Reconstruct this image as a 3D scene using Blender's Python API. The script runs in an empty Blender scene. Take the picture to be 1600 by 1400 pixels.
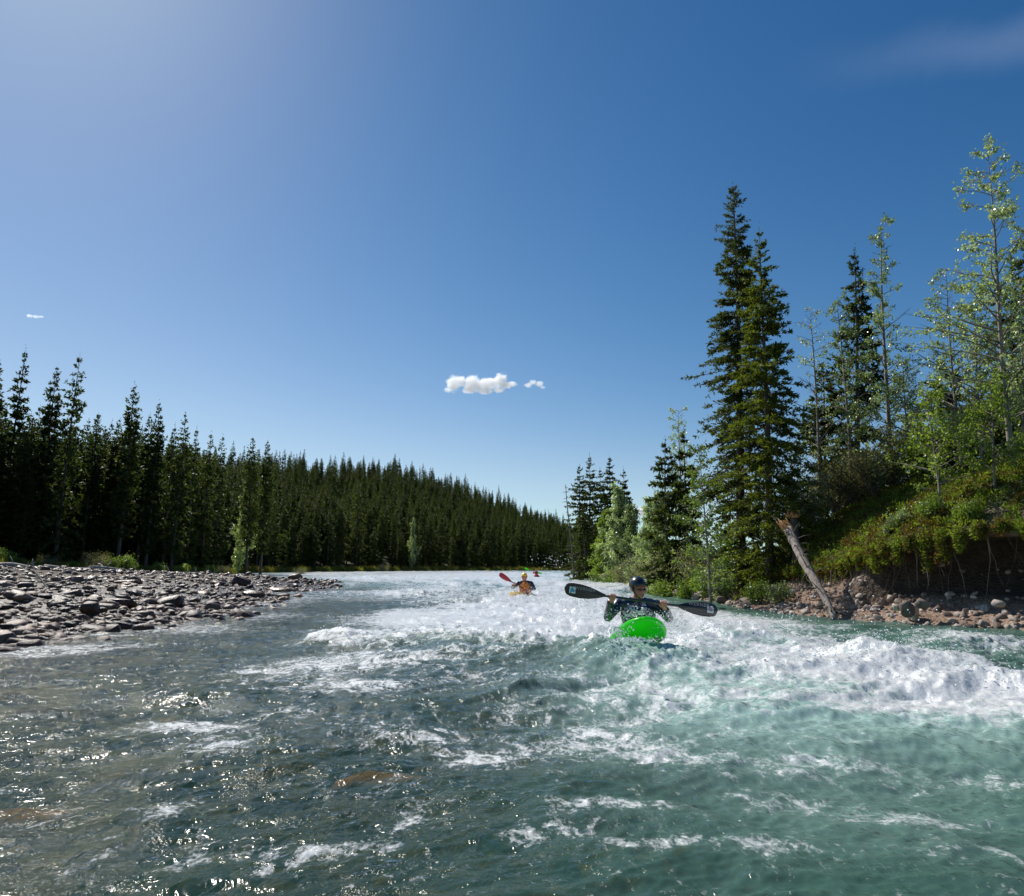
import bpy, math, random
import numpy as np
from mathutils import Vector, Matrix, Euler

# ------------------------------------------------------------------ camera, sky, sun, exposure
S = bpy.context.scene
COL = S.collection
FPX = 1100.0
HOR = 903.0
TILT = math.atan((HOR - 700.0) / FPX)
CAMZ = 1.1
cd = bpy.data.cameras.new('camera')
cam = bpy.data.objects.new('camera', cd); COL.objects.link(cam)
cam.location = (0, 0, CAMZ)
cam.rotation_euler = (math.radians(90) + TILT, 0, 0)
cd.sensor_width = 36.0
cd.lens = FPX / 1600.0 * 36.0
cd.clip_start = 0.05
cd.clip_end = 12000
S.camera = cam

SUN_AZ = math.radians(-40.0)     # from +Y, negative = to the left
SUN_EL = math.radians(47.0)
sdir = Vector((math.sin(SUN_AZ) * math.cos(SUN_EL), math.cos(SUN_AZ) * math.cos(SUN_EL), math.sin(SUN_EL)))
ld = bpy.data.lights.new('sun', 'SUN')
ld.energy = 5.0
ld.angle = math.radians(0.53)
ld.color = (1.0, 0.95, 0.87)
sun = bpy.data.objects.new('sun', ld); COL.objects.link(sun)
sun.rotation_euler = sdir.to_track_quat('Z', 'Y').to_euler()
sun.location = (-20, 20, 40)

world = bpy.data.worlds.new('World'); S.world = world
world.use_nodes = True
S.view_settings.view_transform = 'Standard'
S.view_settings.look = 'None'
S.view_settings.exposure = 0.12
S.view_settings.gamma = 1.0
S.view_settings.use_curve_mapping = False
S.cycles.max_bounces = 8
S.cycles.transparent_max_bounces = 12
S.cycles.diffuse_bounces = 3
S.cycles.glossy_bounces = 3
S.cycles.transmission_bounces = 4
S.cycles.volume_bounces = 10
S.cycles.caustics_reflective = False
S.cycles.caustics_refractive = False
S.cycles.sample_clamp_indirect = 4.0
S.cycles.use_denoising = True
S.cycles.denoiser = 'OPENIMAGEDENOISE'


# ------------------------------------------------------------------ node helpers
class NT:
    def __init__(self, tree):
        self.t = tree; self.n = tree.nodes; self.l = tree.links
        for x in list(self.n): self.n.remove(x)

    def a(self, typ, _out=None, **kw):
        nd = self.n.new(typ)
        ins = kw.pop('i', {})
        for k, v in kw.items(): setattr(nd, k, v)
        for k, v in ins.items():
            s = nd.inputs[k]
            if isinstance(v, bpy.types.NodeSocket): self.l.new(v, s)
            elif isinstance(v, bpy.types.Node): self.l.new(v.outputs[0], s)
            else: s.default_value = v
        return nd

    def math(self, op, a, b=0.0, c=None, clamp=False):
        i = {0: a, 1: b}
        if c is not None: i[2] = c
        return self.a('ShaderNodeMath', operation=op, use_clamp=clamp, i=i).outputs[0]

    def ramp(self, fac, stops, interp='LINEAR'):
        r = self.a('ShaderNodeValToRGB', i={0: fac})
        cr = r.color_ramp; cr.interpolation = interp
        while len(cr.elements) > 1: cr.elements.remove(cr.elements[-1])
        for k, (p, c) in enumerate(stops):
            e = cr.elements[0] if k == 0 else cr.elements.new(p)
            e.position = p
            e.color = (c, c, c, 1) if isinstance(c, (int, float)) else (c[0], c[1], c[2], 1)
        return r.outputs[0]

    def mix(self, f, a, b, blend='MIX'):
        m = self.a('ShaderNodeMix', data_type='RGBA', blend_type=blend)
        for k, v in ((0, f), (6, a), (7, b)):
            s = m.inputs[k]
            if isinstance(v, bpy.types.NodeSocket): self.l.new(v, s)
            else: s.default_value = v if k == 0 else (v[0], v[1], v[2], 1)
        return m.outputs[2]

    def noise(self, vec, scale, detail=4, rough=0.5, dist=0.0):
        return self.a('ShaderNodeTexNoise', i={'Vector': vec, 'Scale': scale, 'Detail': detail, 'Roughness': rough, 'Distortion': dist}).outputs[0]

    def rng(self, v, a, b, c=0.0, d=1.0, smooth=False):
        return self.a('ShaderNodeMapRange', clamp=True, interpolation_type='SMOOTHSTEP' if smooth else 'LINEAR', i={0: v, 1: a, 2: b, 3: c, 4: d}).outputs[0]


def newmat(name):
    m = bpy.data.materials.new(name); m.use_nodes = True
    return m, NT(m.node_tree)


def finish(t, shader, disp=None):
    o = t.a('ShaderNodeOutputMaterial')
    t.l.new(shader, o.inputs[0])


# world
t = NT(world.node_tree)
sky = t.a('ShaderNodeTexSky', sky_type='NISHITA', sun_disc=False, sun_elevation=SUN_EL,
          sun_rotation=SUN_AZ, altitude=1300.0, air_density=1.0, dust_density=0.7, ozone_density=2.2)
# thin high cirrus streak in the sky itself
tc = t.a('ShaderNodeTexCoord')
def skydir(px, py):
    xc = (px - 800.0) / FPX; yc = (700.0 - py) / FPX
    return Vector((xc, math.cos(TILT) - yc * math.sin(TILT), math.sin(TILT) + yc * math.cos(TILT))).normalized()


c1 = skydir(1330, 92); c2 = skydir(1640, 48); nrm = c1.cross(c2).normalized(); alo = (c2 - c1).normalized()
dv = t.a('ShaderNodeVectorMath', operation='DOT_PRODUCT', i={0: tc.outputs['Generated'], 1: nrm}).outputs['Value']
av = t.a('ShaderNodeVectorMath', operation='DOT_PRODUCT', i={0: tc.outputs['Generated'], 1: alo}).outputs['Value']
n1 = t.noise(tc.outputs['Generated'], 5.0, 6, 0.6, 0.6)
dv = t.math('ADD', dv, t.math('MULTIPLY', t.math('SUBTRACT', n1, .5), .06))
band = t.math('MULTIPLY', t.rng(t.math('ABSOLUTE', dv), .0, .035, 1, 0, True), t.rng(av, c1.dot(alo) - .10, c1.dot(alo) + .22, 0, 1, True))
band = t.math('MULTIPLY', band, t.rng(av, c2.dot(alo), c2.dot(alo) + .4, 1, 0, True))
cir = t.math('MULTIPLY', band, .26)
skyc = t.mix(1.0, sky.outputs[0], (0.86, 0.98, 1.10), 'MULTIPLY')
# the photograph's deep, polarised blue: a response curve per channel over the whole sky
sp = t.a('ShaderNodeSeparateColor', i={0: skyc})
chan = []


def shoulder(v, c):          # smooth film shoulder: follows v, levels off at c
    q = t.math('POWER', t.math('DIVIDE', v, c), 5.0)
    return t.math('DIVIDE', v, t.math('POWER', t.math('ADD', q, 1.0), 0.2))


for k_, (g_, pw_, top_) in enumerate([(13.4, 2.2, .62), (2.40, 1.42, .80), (1.40, 1.12, 1.0)]):
    v_ = t.math('POWER', t.math('MULTIPLY', sp.outputs[k_], 0.068), pw_)
    chan.append(t.math('MULTIPLY', shoulder(t.math('MULTIPLY', v_, g_), top_), 10.0))
chan[0] = shoulder(chan[0], t.math('MULTIPLY', chan[1], .76))
skyc = t.a('ShaderNodeCombineColor', i={0: chan[0], 1: chan[1], 2: chan[2]}).outputs[0]
skyc = t.mix(cir, skyc, (2.6, 3.5, 5.4))
bg = t.a('ShaderNodeBackground', i={0: skyc, 1: 0.10})
wo = t.a('ShaderNodeOutputWorld'); t.l.new(bg.outputs[0], wo.inputs[0])


# ------------------------------------------------------------------ geometry helpers
def ray(px, py):
    xc = (px - 800.0) / FPX; yc = (700.0 - py) / FPX
    f = math.cos(TILT) - yc * math.sin(TILT); u = math.sin(TILT) + yc * math.cos(TILT)
    return xc / f, u / f


def at(px, py, Y):
    a, b = ray(px, py)
    return Vector((a * Y, Y, CAMZ + b * Y))


def wz(y):
    y = np.asarray(y, float)
    return 0.0162 * np.minimum(y, 170) + 0.003 * np.maximum(y - 170, 0)


def onwater(px, py):
    """point where the sight line meets the mean river surface"""
    a, b = ray(px, py)
    y = CAMZ / (0.0162 - b)
    return a * y, y


def _hash(ix, iy, seed):
    h = (ix.astype(np.int64) * 374761393 + iy.astype(np.int64) * 668265263 + seed * 1274126177) & 0xffffffff
    h = ((h ^ (h >> 13)) * 1274126177) & 0xffffffff
    h = ((h ^ (h >> 16)) * 2246822519) & 0xffffffff
    return ((h ^ (h >> 15)) & 0xffffff) / float(0xffffff)


def pn(x, y, seed=0):
    """gradient noise, about -1..1"""
    x = np.asarray(x, float); y = np.asarray(y, float)
    x0 = np.floor(x); y0 = np.floor(y); fx = x - x0; fy = y - y0
    u = fx * fx * fx * (fx * (fx * 6 - 15) + 10); v = fy * fy * fy * (fy * (fy * 6 - 15) + 10)
    r = 0
    out = []
    for dx in (0, 1):
        for dy in (0, 1):
            a = _hash(x0 + dx, y0 + dy, seed) * 2 * np.pi
            out.append(np.cos(a) * (fx - dx) + np.sin(a) * (fy - dy))
    a0 = out[0] + (out[2] - out[0]) * u
    a1 = out[1] + (out[3] - out[1]) * u
    return (a0 + (a1 - a0) * v) * 1.5


def fbm(x, y, seed=0, o=4, g=0.5, l=2.03):
    s = 0; a = 1; n = 0
    for k in range(o):
        s = s + a * pn(x, y, seed + k * 17); n += a; a *= g; x = x * l + 3.1; y = y * l + 1.7
    return s / n


def ridg(x, y, seed=0, o=4, g=0.55, l=2.1):
    s = 0; a = 1; n = 0
    for k in range(o):
        s = s + a * (1 - np.abs(pn(x, y, seed + k * 13)) * 1.6); n += a; a *= g; x = x * l + 5.1; y = y * l + 2.7
    return s / n


def sstep(a, b, x):
    t_ = np.clip((np.asarray(x, float) - a) / (b - a), 0, 1)
    return t_ * t_ * (3 - 2 * t_)


def mesh_np(name, V, faces, mats=(), smooth=False, attrs=None, midx=None):
    """faces: list of int arrays (n,k)"""
    me = bpy.data.meshes.new(name)
    V = np.asarray(V, np.float32)
    if not isinstance(faces, (list, tuple)): faces = [faces]
    faces = [np.asarray(f, np.int32) for f in faces if len(f)]
    nl = sum(f.size for f in faces); nf = sum(len(f) for f in faces)
    me.vertices.add(len(V)); me.vertices.foreach_set('co', V.ravel())
    me.loops.add(nl); me.loops.foreach_set('vertex_index', np.concatenate([f.ravel() for f in faces]))
    me.polygons.add(nf)
    tot = np.concatenate([np.full(len(f), f.shape[1], np.int32) for f in faces])
    st = np.concatenate([[0], np.cumsum(tot)[:-1]]).astype(np.int32)
    me.polygons.foreach_set('loop_start', st)
    me.polygons.foreach_set('loop_total', tot)
    if smooth: me.polygons.foreach_set('use_smooth', np.ones(nf, bool))
    for m in mats: me.materials.append(m)
    if midx is not None: me.polygons.foreach_set('material_index', np.asarray(midx, np.int32))
    for k, v in (attrs or {}).items():
        v = np.asarray(v, np.float32)
        at_ = me.attributes.new(k, 'FLOAT', 'POINT'); at_.data.foreach_set('value', v.ravel())
    me.update(); me.validate()
    return me


def link(name, me, parent=None, loc=(0, 0, 0)):
    o = bpy.data.objects.new(name, me); COL.objects.link(o)
    o.location = loc
    if parent is not None: o.parent = parent
    return o


def tag(o, label=None, cat=None, group=None, kind=None):
    if label:
        o['label'] = label
    if cat: o['category'] = cat
    if group: o['group'] = group
    if kind: o['kind'] = kind
    return o


def empty(name, loc=(0, 0, 0), rz=0.0, label=None, cat=None, group=None):
    o = bpy.data.objects.new(name, None); COL.objects.link(o)
    o.empty_display_size = 0.2
    o.location = loc; o.rotation_euler = (0, 0, rz)
    return tag(o, label, cat, group)


def grid_faces(nr, nc):
    i = np.arange(nr * nc).reshape(nr, nc)
    return np.stack([i[:-1, :-1], i[:-1, 1:], i[1:, 1:], i[1:, :-1]], -1).reshape(-1, 4)


class MB:
    """collects loose numpy geometry into one mesh"""
    def __init__(self): self.V = []; self.F = {3: [], 4: []}; self.n = 0; self.M = {3: [], 4: []}

    def add(self, V, F, m=0):
        V = np.asarray(V, float).reshape(-1, 3); F = np.asarray(F, int)
        self.V.append(V); self.F[F.shape[1]].append(F + self.n); self.M[F.shape[1]].append(np.full(len(F), m)); self.n += len(V)

    def tube(self, P, R, n=6, cap=True, m=0):
        P = np.asarray(P, float); k = len(P)
        R = np.broadcast_to(np.asarray(R, float), (k,))
        T = np.gradient(P, axis=0); T /= np.linalg.norm(T, axis=1)[:, None] + 1e-9
        up = np.array([0, 0, 1.0]) if abs(T[0][2]) < 0.9 else np.array([1.0, 0, 0])
        A = np.cross(T, up); A /= np.linalg.norm(A, axis=1)[:, None] + 1e-9
        B = np.cross(T, A)
        th = np.arange(n) * 2 * np.pi / n
        V = P[:, None] + R[:, None, None] * (A[:, None] * np.cos(th)[None, :, None] + B[:, None] * np.sin(th)[None, :, None])
        i = np.arange(k * n).reshape(k, n); j = np.roll(i, -1, 1)
        F = np.stack([i[:-1], j[:-1], j[1:], i[1:]], -1).reshape(-1, 4)
        self.add(V.reshape(-1, 3), F, m)
        if cap:
            b = self.n - k * n
            for e in (0, k - 1):
                self.add(P[e][None], np.zeros((0, 3), int), m)
                c = self.n - 1
                ring = b + e * n + np.arange(n); r2 = np.roll(ring, -1)
                f = np.stack([ring, r2, np.full(n, c)], -1)
                if e == 0: f = f[:, ::-1]
                self.F[3].append(f); self.M[3].append(np.full(n, m))

    def mesh(self, name, mats, smooth=False):
        V = np.concatenate(self.V); fs = []; ms = []
        for k in (3, 4):
            f = [x for x in self.F[k] if len(x)]
            if f:
                fs.append(np.concatenate(f)); ms.append(np.concatenate([x for x in self.M[k] if len(x)]))
        return mesh_np(name, V, fs, mats, smooth, midx=np.concatenate(ms))


def ico(sub):
    import bmesh
    bm = bmesh.new(); bmesh.ops.create_icosphere(bm, subdivisions=sub, radius=1.0)
    V = np.array([v.co[:] for v in bm.verts]); F = np.array([[v.index for v in f.verts] for f in bm.faces])
    bm.free(); return V, F


# scatter: one 'stuff' object, geometry-node instances of template meshes on points
def scatter(name, templates, P, rot, scl, idx, label_kind='stuff'):
    P = np.asarray(P, float); n = len(P)
    me = bpy.data.meshes.new(name + '_points')
    me.vertices.add(n); me.vertices.foreach_set('co', P.astype(np.float32).ravel())
    for nm, arr in (('rot', rot), ('scl', scl)):
        arr = np.asarray(arr, np.float32)
        if arr.ndim == 1: arr = np.repeat(arr[:, None], 3, 1)
        a = me.attributes.new(nm, 'FLOAT_VECTOR', 'POINT'); a.data.foreach_set('vector', np.ascontiguousarray(arr).ravel())
    a = me.attributes.new('pick', 'INT', 'POINT'); a.data.foreach_set('value', np.asarray(idx, np.int32))
    o = link(name, me)
    g = bpy.data.node_groups.new(name + '_scatter', 'GeometryNodeTree')
    g.interface.new_socket('Geometry', in_out='INPUT', socket_type='NodeSocketGeometry')
    g.interface.new_socket('Geometry', in_out='OUTPUT', socket_type='NodeSocketGeometry')
    N = g.nodes; L = g.links
    gi = N.new('NodeGroupInput'); go = N.new('NodeGroupOutput')
    jn = N.new('GeometryNodeJoinGeometry')
    for k, tm in enumerate(templates):
        if isinstance(tm, bpy.types.Mesh):
            tm_o = bpy.data.objects.new(tm.name, tm)
        else: tm_o = tm
        oi = N.new('GeometryNodeObjectInfo'); oi.inputs['Object'].default_value = tm_o
        oi.inputs['As Instance'].default_value = True
        L.new(oi.outputs['Geometry'], jn.inputs[0])
    iop = N.new('GeometryNodeInstanceOnPoints')
    iop.inputs['Pick Instance'].default_value = True

    def att(nm, ty):
        x = N.new('GeometryNodeInputNamedAttribute'); x.data_type = ty; x.inputs['Name'].default_value = nm
        return [s for s in x.outputs if s.enabled and s.name == 'Attribute'][0]
    L.new(gi.outputs[0], iop.inputs['Points']); L.new(jn.outputs[0], iop.inputs['Instance'])
    L.new(att('pick', 'INT'), iop.inputs['Instance Index'])
    e2r = N.new('FunctionNodeEulerToRotation'); L.new(att('rot', 'FLOAT_VECTOR'), e2r.inputs[0])
    L.new(e2r.outputs[0], iop.inputs['Rotation']); L.new(att('scl', 'FLOAT_VECTOR'), iop.inputs['Scale'])
    L.new(iop.outputs[0], go.inputs[0])
    md = o.modifiers.new('scatter', 'NODES'); md.node_group = g
    o['kind'] = label_kind
    return o


# ------------------------------------------------------------------ bank lines (plan view, metres)
LB = np.array([(-6.0, -30), (-6.4, -8), (-6.6, 4), (-6.3, 8.8), (-6.1, 11.5), (-5.3, 15.7), (-7.7, 27.9), (-10.0, 46.5), (-17, 58), (-30, 85), (-42, 112),
               (-38, 140), (-20, 165), (0, 195), (12, 225), (25, 245), (60, 262), (130, 268)], float)
RB = np.array([(26, -22), (18, -6), (13.6, 4), (11.2, 9), (8.9, 12.6), (7.1, 15.4), (6.2, 19), (6.2, 23), (6.9, 29), (8, 36), (9, 50), (10.6, 83), (14, 120), (20, 165),
               (31, 200), (60, 226), (130, 238)], float)


def dense(P, step=0.5):
    # Catmull-Rom through the points
    out = []
    Q = np.vstack([2 * P[0] - P[1], P, 2 * P[-1] - P[-2]])
    for k in range(1, len(Q) - 2):
        p0, p1, p2, p3 = Q[k - 1:k + 3]; L = np.linalg.norm(p2 - p1); n = max(2, int(L / step))
        for j in range(n):
            u = j / n
            out.append(0.5 * ((2 * p1) + (p2 - p0) * u + (2 * p0 - 5 * p1 + 4 * p2 - p3) * u * u + (3 * p1 - p0 - 3 * p2 + p3) * u ** 3))
    out.append(P[-1]); return np.array(out)


LBd = dense(LB, 1.0); RBd = dense(RB, 0.35)


def sdist(D, x, y, side):
    """signed distance to dense polyline; positive on `side` (+1 = right of travel)"""
    x = np.asarray(x, float); y = np.asarray(y, float); shp = x.shape
    P = np.stack([x.ravel(), y.ravel()], 1)
    best = np.full(len(P), 1e18); bi = np.zeros(len(P), int)
    for c in range(0, len(P), 20000):
        q = P[c:c + 20000]
        d = (q[:, None, 0] - D[None, :, 0]) ** 2 + (q[:, None, 1] - D[None, :, 1]) ** 2
        k = d.argmin(1); bi[c:c + 20000] = k; best[c:c + 20000] = d[np.arange(len(q)), k]
    Tn = np.gradient(D, axis=0); Tn /= np.linalg.norm(Tn, axis=1)[:, None]
    w = P - D[bi]
    cr = Tn[bi, 0] * w[:, 1] - Tn[bi, 1] * w[:, 0]        # >0 left of travel
    s = np.where(-cr * side > 0, 1, -1)
    dist = np.sqrt(best)
    return (s * dist).reshape(shp), D[bi, 1].reshape(shp)


# ---- left land: riverbed, cobble bar, forest floor, hill
def hill_T(a):
    return np.interp(a, [-1.3, -0.8, -0.5, -0.4, -0.27, -0.18, -0.09, 0.0, 0.06, 0.1, 0.2, 0.5],
                     [0.16, 0.17, 0.172, 0.175, 0.168, 0.166, 0.143, 0.109, 0.086, 0.066, 0.03, 0.01])


def hill_R(a):
    return np.interp(a, [-1.3, -0.8, -0.5, -0.18, 0.06, 0.3], [190, 200, 250, 380, 560, 700])


def left_z(x, y):
    d, yy = sdist(LBd, x, y, -1)
    base = wz(y)
    a = x / np.maximum(y, 5)
    bar = 0.10 * (1 - np.exp(-np.maximum(d, 0) / 1.2)) + 0.24 * sstep(2.0, 7.0, d) * sstep(60, 30, y) + 0.044 * np.minimum(np.maximum(d, 0), 34)
    n = 0.09 * fbm(x / 2.3, y / 2.3, 5, 3) + 0.05 * fbm(x / .7, y / .7, 8, 2)
    edge = sstep(0, 5, np.abs(d))
    land = base + bar - 0.06 - .09 * sstep(6, 0, d) * sstep(30, 16, y) + n * (1 + 0.8 * sstep(0, 3, d)) * (0.35 + 0.65 * edge)
    bed = base - 0.16 - 0.10 * np.minimum(-np.minimum(d, 0), 3.2) - 0.05 * np.clip(-d - 3.2, 0, 8) + n * 0.7
    z = np.where(d > 0, land, bed)
    z = np.where(np.abs(d) < .6, land * (d + .6) / 1.2 + bed * (1 - (d + .6) / 1.2), z)
    # hill behind the forest edge
    df = fedge(y)
    R = hill_R(a); T = hill_T(a)
    r = y
    ridge = CAMZ + T * R - 13.0
    h0 = base + bar
    d0 = np.interp(a, [-1.3, -.8, -.7, -.5, -.42, -.36, -.3, -.18, 0, .06, .3], [45, 52, 58, 80, 108, 130, 142, 160, 205, 235, 262])
    u = np.clip((r - d0 - 4) / (R - d0 - 4), 0, 1)
    prof = u ** 1.25 * (1 + .0 * u)
    z = np.where(r > d0 + 4, z + (ridge - h0) * prof + 1.2 * fbm(x / 25, y / 25, 3, 3) * sstep(0, .3, u), z)
    z = np.where(r > R, z - (r - R) * 0.25, z)
    return z, d


def fedge(y):
    return np.interp(y, [0, 20, 45, 55, 75, 100, 400], [24, 24, 25, 23, 8, 4, 3])


# ---- right bank cross-section
def rb_par(y):
    L = np.interp(y, [0, 13.3, 15, 16.5, 18, 21, 25, 30, 40, 300], [1.9, 1.85, 1.6, 1.2, 1.0, .88, .8, .65, .55, .8])
    m = np.interp(y, [0, 15, 17, 22, 25, 30, 38, 300], [.72, .74, .98, 1.0, .7, .3, .12, .10])
    b = np.interp(y, [0, 11, 13, 15.5, 18, 21, 25, 30, 300], [.75, .8, .9, 1.25, 1.6, 1.7, 1.6, 1.5, 1.2])
    u = np.interp(y, [0, 9, 13, 14.5, 15.8, 20, 25, 300], [1.4, 1.4, 1.3, 1.0, .12, .0, .1, .0])
    cap = np.interp(y, [0, 15, 22, 26, 31, 45, 300], [5.5, 5.0, 5.0, 3.8, 2.2, 1.2, 2.0])
    return L, m, b, u, cap


def right_top(x, y):
    s, yy = sdist(RBd, x, y, 1)
    L, m, b, u, cap = rb_par(yy)
    q = np.maximum(s - b, 0)
    h = L + (cap - L) * (1 - np.exp(-m * q / np.maximum(cap - L, .1)))
    z = np.where(s > b, wz(yy) + h, wz(yy) + np.where(s > 0, .03 + .22 * np.maximum(s, 0) / b, .3 * s))
    return z + 0.07 * fbm(x / 1.1, y / 1.1, 21, 3) * (s > 0), s


# ------------------------------------------------------------------ materials
def mat_ground():
    m, t = newmat('forest_floor_and_gravel')
    tc = t.a('ShaderNodeTexCoord').outputs['Object']
    veg = t.a('ShaderNodeAttribute', attribute_name='veg').outputs['Fac']
    wet = t.a('ShaderNodeAttribute', attribute_name='wet').outputs['Fac']
    n = t.noise(tc, 3.0, 8, .6)
    n2 = t.noise(tc, 30.0, 4, .6)
    grav = t.ramp(t.math('ADD', t.math('MULTIPLY', n, .6), t.math('MULTIPLY', n2, .4)), [(.3, (.03, .022, .014)), (.5, (.07, .050, .034)), (.7, (.14, .105, .078))])
    grn = t.ramp(n, [(.3, (.03, .025, .012)), (.5, (.06, .06, .02)), (.7, (.10, .10, .03))])
    c = t.mix(veg, grav, grn)
    v = t.a('ShaderNodeTexVoronoi', i={'Vector': tc, 'Scale': 16.0})
    bmp = t.a('ShaderNodeBump', i={'Strength': .8, 'Distance': .03, 'Height': t.math('ADD', t.math('MULTIPLY', v.outputs[0], .35), n2)})
    r = t.rng(wet, 0, 1, .85, .28)
    p = t.a('ShaderNodeBsdfPrincipled', i={'Base Color': c, 'Roughness': r, 'Specular IOR Level': .25, 'Normal': bmp.outputs[0]})
    finish(t, p.outputs[0]); return m


def mat_stone(name, c0, c1, c2, wet=0.0, rough=.75, bump=.02, spec=.5):
    m, t = newmat(name)
    tc = t.a('ShaderNodeTexCoord').outputs['Object']
    oi = t.a('ShaderNodeObjectInfo').outputs['Random']
    w = t.a('ShaderNodeTexNoise', noise_dimensions='4D', i={'Vector': tc, 'W': t.math('MULTIPLY', oi, 50), 'Scale': 2.2, 'Detail': 8, 'Roughness': .65}).outputs[0]
    base = t.ramp(oi, [(0, c0), (.45, c1), (.85, c2), (1.0, tuple(x * 1.35 for x in c2))])
    c = t.mix(1.0, base, t.ramp(w, [(.3, .55), (.5, 1.0), (.72, 1.5)]), 'MULTIPLY')
    fine = t.noise(tc, 14, 6, .7)
    bmp = t.a('ShaderNodeBump', i={'Strength': .6, 'Distance': bump, 'Height': fine})
    p = t.a('ShaderNodeBsdfPrincipled', i={'Base Color': c, 'Roughness': t.rng(w, .3, .7, rough * .75, rough), 'Normal': bmp.outputs[0],
                                          'Specular IOR Level': spec, 'Coat Weight': wet, 'Coat Roughness': .16, 'Coat Normal': bmp.outputs[0]})
    finish(t, p.outputs[0]); return m


def mat_leaf(name, cols, trans=.45, rough=.5, spec=.4, tscale=1.6, yellow=(1.15, 1.2, .6)):
    m, t = newmat(name)
    geo = t.a('ShaderNodeNewGeometry')
    oi = t.a('ShaderNodeObjectInfo').outputs['Random']
    n = t.noise(geo.outputs['Position'], .9, 3, .6)
    isl = geo.outputs['Random Per Island']
    f = t.math('ADD', t.math('ADD', t.math('MULTIPLY', oi, .35), t.math('MULTIPLY', n, .45)), t.math('MULTIPLY', isl, .3))
    c = t.ramp(f, [(.2, cols[0]), (.5, cols[1]), (.8, cols[2])])
    c2 = t.mix(1.0, c, tuple(tscale * y for y in yellow), 'MULTIPLY')
    p = t.a('ShaderNodeBsdfPrincipled', i={'Base Color': c, 'Roughness': rough, 'Specular IOR Level': spec})
    tr = t.a('ShaderNodeBsdfTranslucent', i={'Color': c2})
    mx = t.a('ShaderNodeMixShader', i={0: trans, 1: p.outputs[0], 2: tr.outputs[0]})
    finish(t, mx.outputs[0]); return m


def mat_bark(name, c0, c1, sc=6.0, zs=.25, patch=None):
    m, t = newmat(name)
    tc = t.a('ShaderNodeTexCoord').outputs['Object']
    mp = t.a('ShaderNodeMapping', i={'Vector': tc, 'Scale': (1, 1, zs)}).outputs[0]
    n = t.noise(mp, sc, 8, .65, .5)
    c = t.ramp(n, [(.35, c0), (.65, c1)])
    if patch:
        n2 = t.noise(tc, 5.0, 5, .6)
        c = t.mix(t.rng(n2, .55, .6), c, patch)
    bmp = t.a('ShaderNodeBump', i={'Strength': .9, 'Distance': .02, 'Height': n})
    p = t.a('ShaderNodeBsdfPrincipled', i={'Base Color': c, 'Roughness': .9, 'Normal': bmp.outputs[0]})
    finish(t, p.outputs[0]); return m


def mat_plain(name, col, rough=.5, **kw):
    m, t = newmat(name)
    tc = t.a('ShaderNodeTexCoord').outputs['Object']
    n = t.noise(tc, 9.0, 6, .6)
    c = t.mix(1.0, col, t.ramp(n, [(.3, .82), (.7, 1.12)]), 'MULTIPLY')
    i = {'Base Color': c, 'Roughness': rough}; i.update(kw)
    p = t.a('ShaderNodeBsdfPrincipled', i=i)
    finish(t, p.outputs[0]); return m


M_ground = mat_ground()
M_barstone = mat_stone('dark_wet_river_stone', (.028, .013, .008), (.078, .038, .022), (.19, .115, .072), wet=.14, rough=.5, spec=.3)
M_bankstone = mat_stone('pale_dry_bank_stone', (.15, .108, .082), (.30, .235, .19), (.44, .37, .31), rough=.9)
M_bedstone = mat_stone('submerged_stone', (.02, .018, .008), (.085, .070, .026), (.24, .155, .055), rough=.8, spec=0.0)
M_needle = mat_leaf('spruce_needles', [(.018, .030, .010), (.038, .054, .014), (.068, .082, .020)], trans=.4, rough=.55, spec=.25)
M_needle_far = mat_leaf('distant_spruce_needles', [(.022, .036, .014), (.044, .060, .019), (.076, .092, .026)], trans=.42, rough=.7, spec=.15)
M_needle_hero = mat_leaf('sun_painted_spruce_needles', [(.024, .042, .010), (.066, .090, .014), (.125, .140, .020)], trans=.46, rough=.55, spec=.25)  # brighter copy of the needles, sunlight on the boughs put into the colour
M_poplar = mat_leaf('poplar_leaves', [(.095, .120, .060), (.175, .205, .100), (.31, .34, .20)], trans=.48, rough=.34, spec=.7, yellow=(1.05, 1.25, .6))
M_bright = mat_leaf('bright_shrub_leaves', [(.06, .10, .020), (.12, .18, .028), (.19, .25, .04)], trans=.48, rough=.4, spec=.5)
M_willow = mat_leaf('grey_willow_leaves', [(.10, .10, .06), (.17, .17, .095), (.26, .26, .15)], trans=.5, rough=.6, spec=.25)
M_moss = mat_leaf('bank_ground_cover', [(.050, .080, .014), (.110, .155, .024), (.20, .235, .038)], trans=.5, rough=.7, spec=.15)
M_rust = mat_leaf('rusty_ground_cover', [(.05, .036, .014), (.10, .070, .022), (.13, .115, .03)], trans=.38, rough=.7, spec=.15, yellow=(1.2, .95, .5))
M_grass = mat_leaf('dry_bank_grass', [(.08, .085, .02), (.16, .15, .035), (.24, .20, .055)], trans=.45, rough=.6, spec=.2)
M_bark = mat_bark('spruce_bark', (.045, .033, .026), (.11, .085, .07))
M_pbark = mat_bark('poplar_bark', (.10, .085, .065), (.30, .27, .22), 9.0, .6)
M_twig = mat_bark('bare_twigs', (.07, .055, .045), (.16, .135, .11))
M_drift = mat_bark('bleached_driftwood', (.20, .17, .15), (.42, .38, .34), 8.0, .3)
M_root = mat_bark('pale_roots', (.08, .055, .035), (.24, .18, .13))
M_log = mat_bark('peeling_log_bark', (.13, .10, .08), (.34, .29, .25), 9.0, .35, patch=(.05, .038, .032))
M_rawwood = mat_bark('torn_orange_wood', (.42, .20, .07), (.62, .36, .17), 12.0, .3)
M_earth = None


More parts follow.
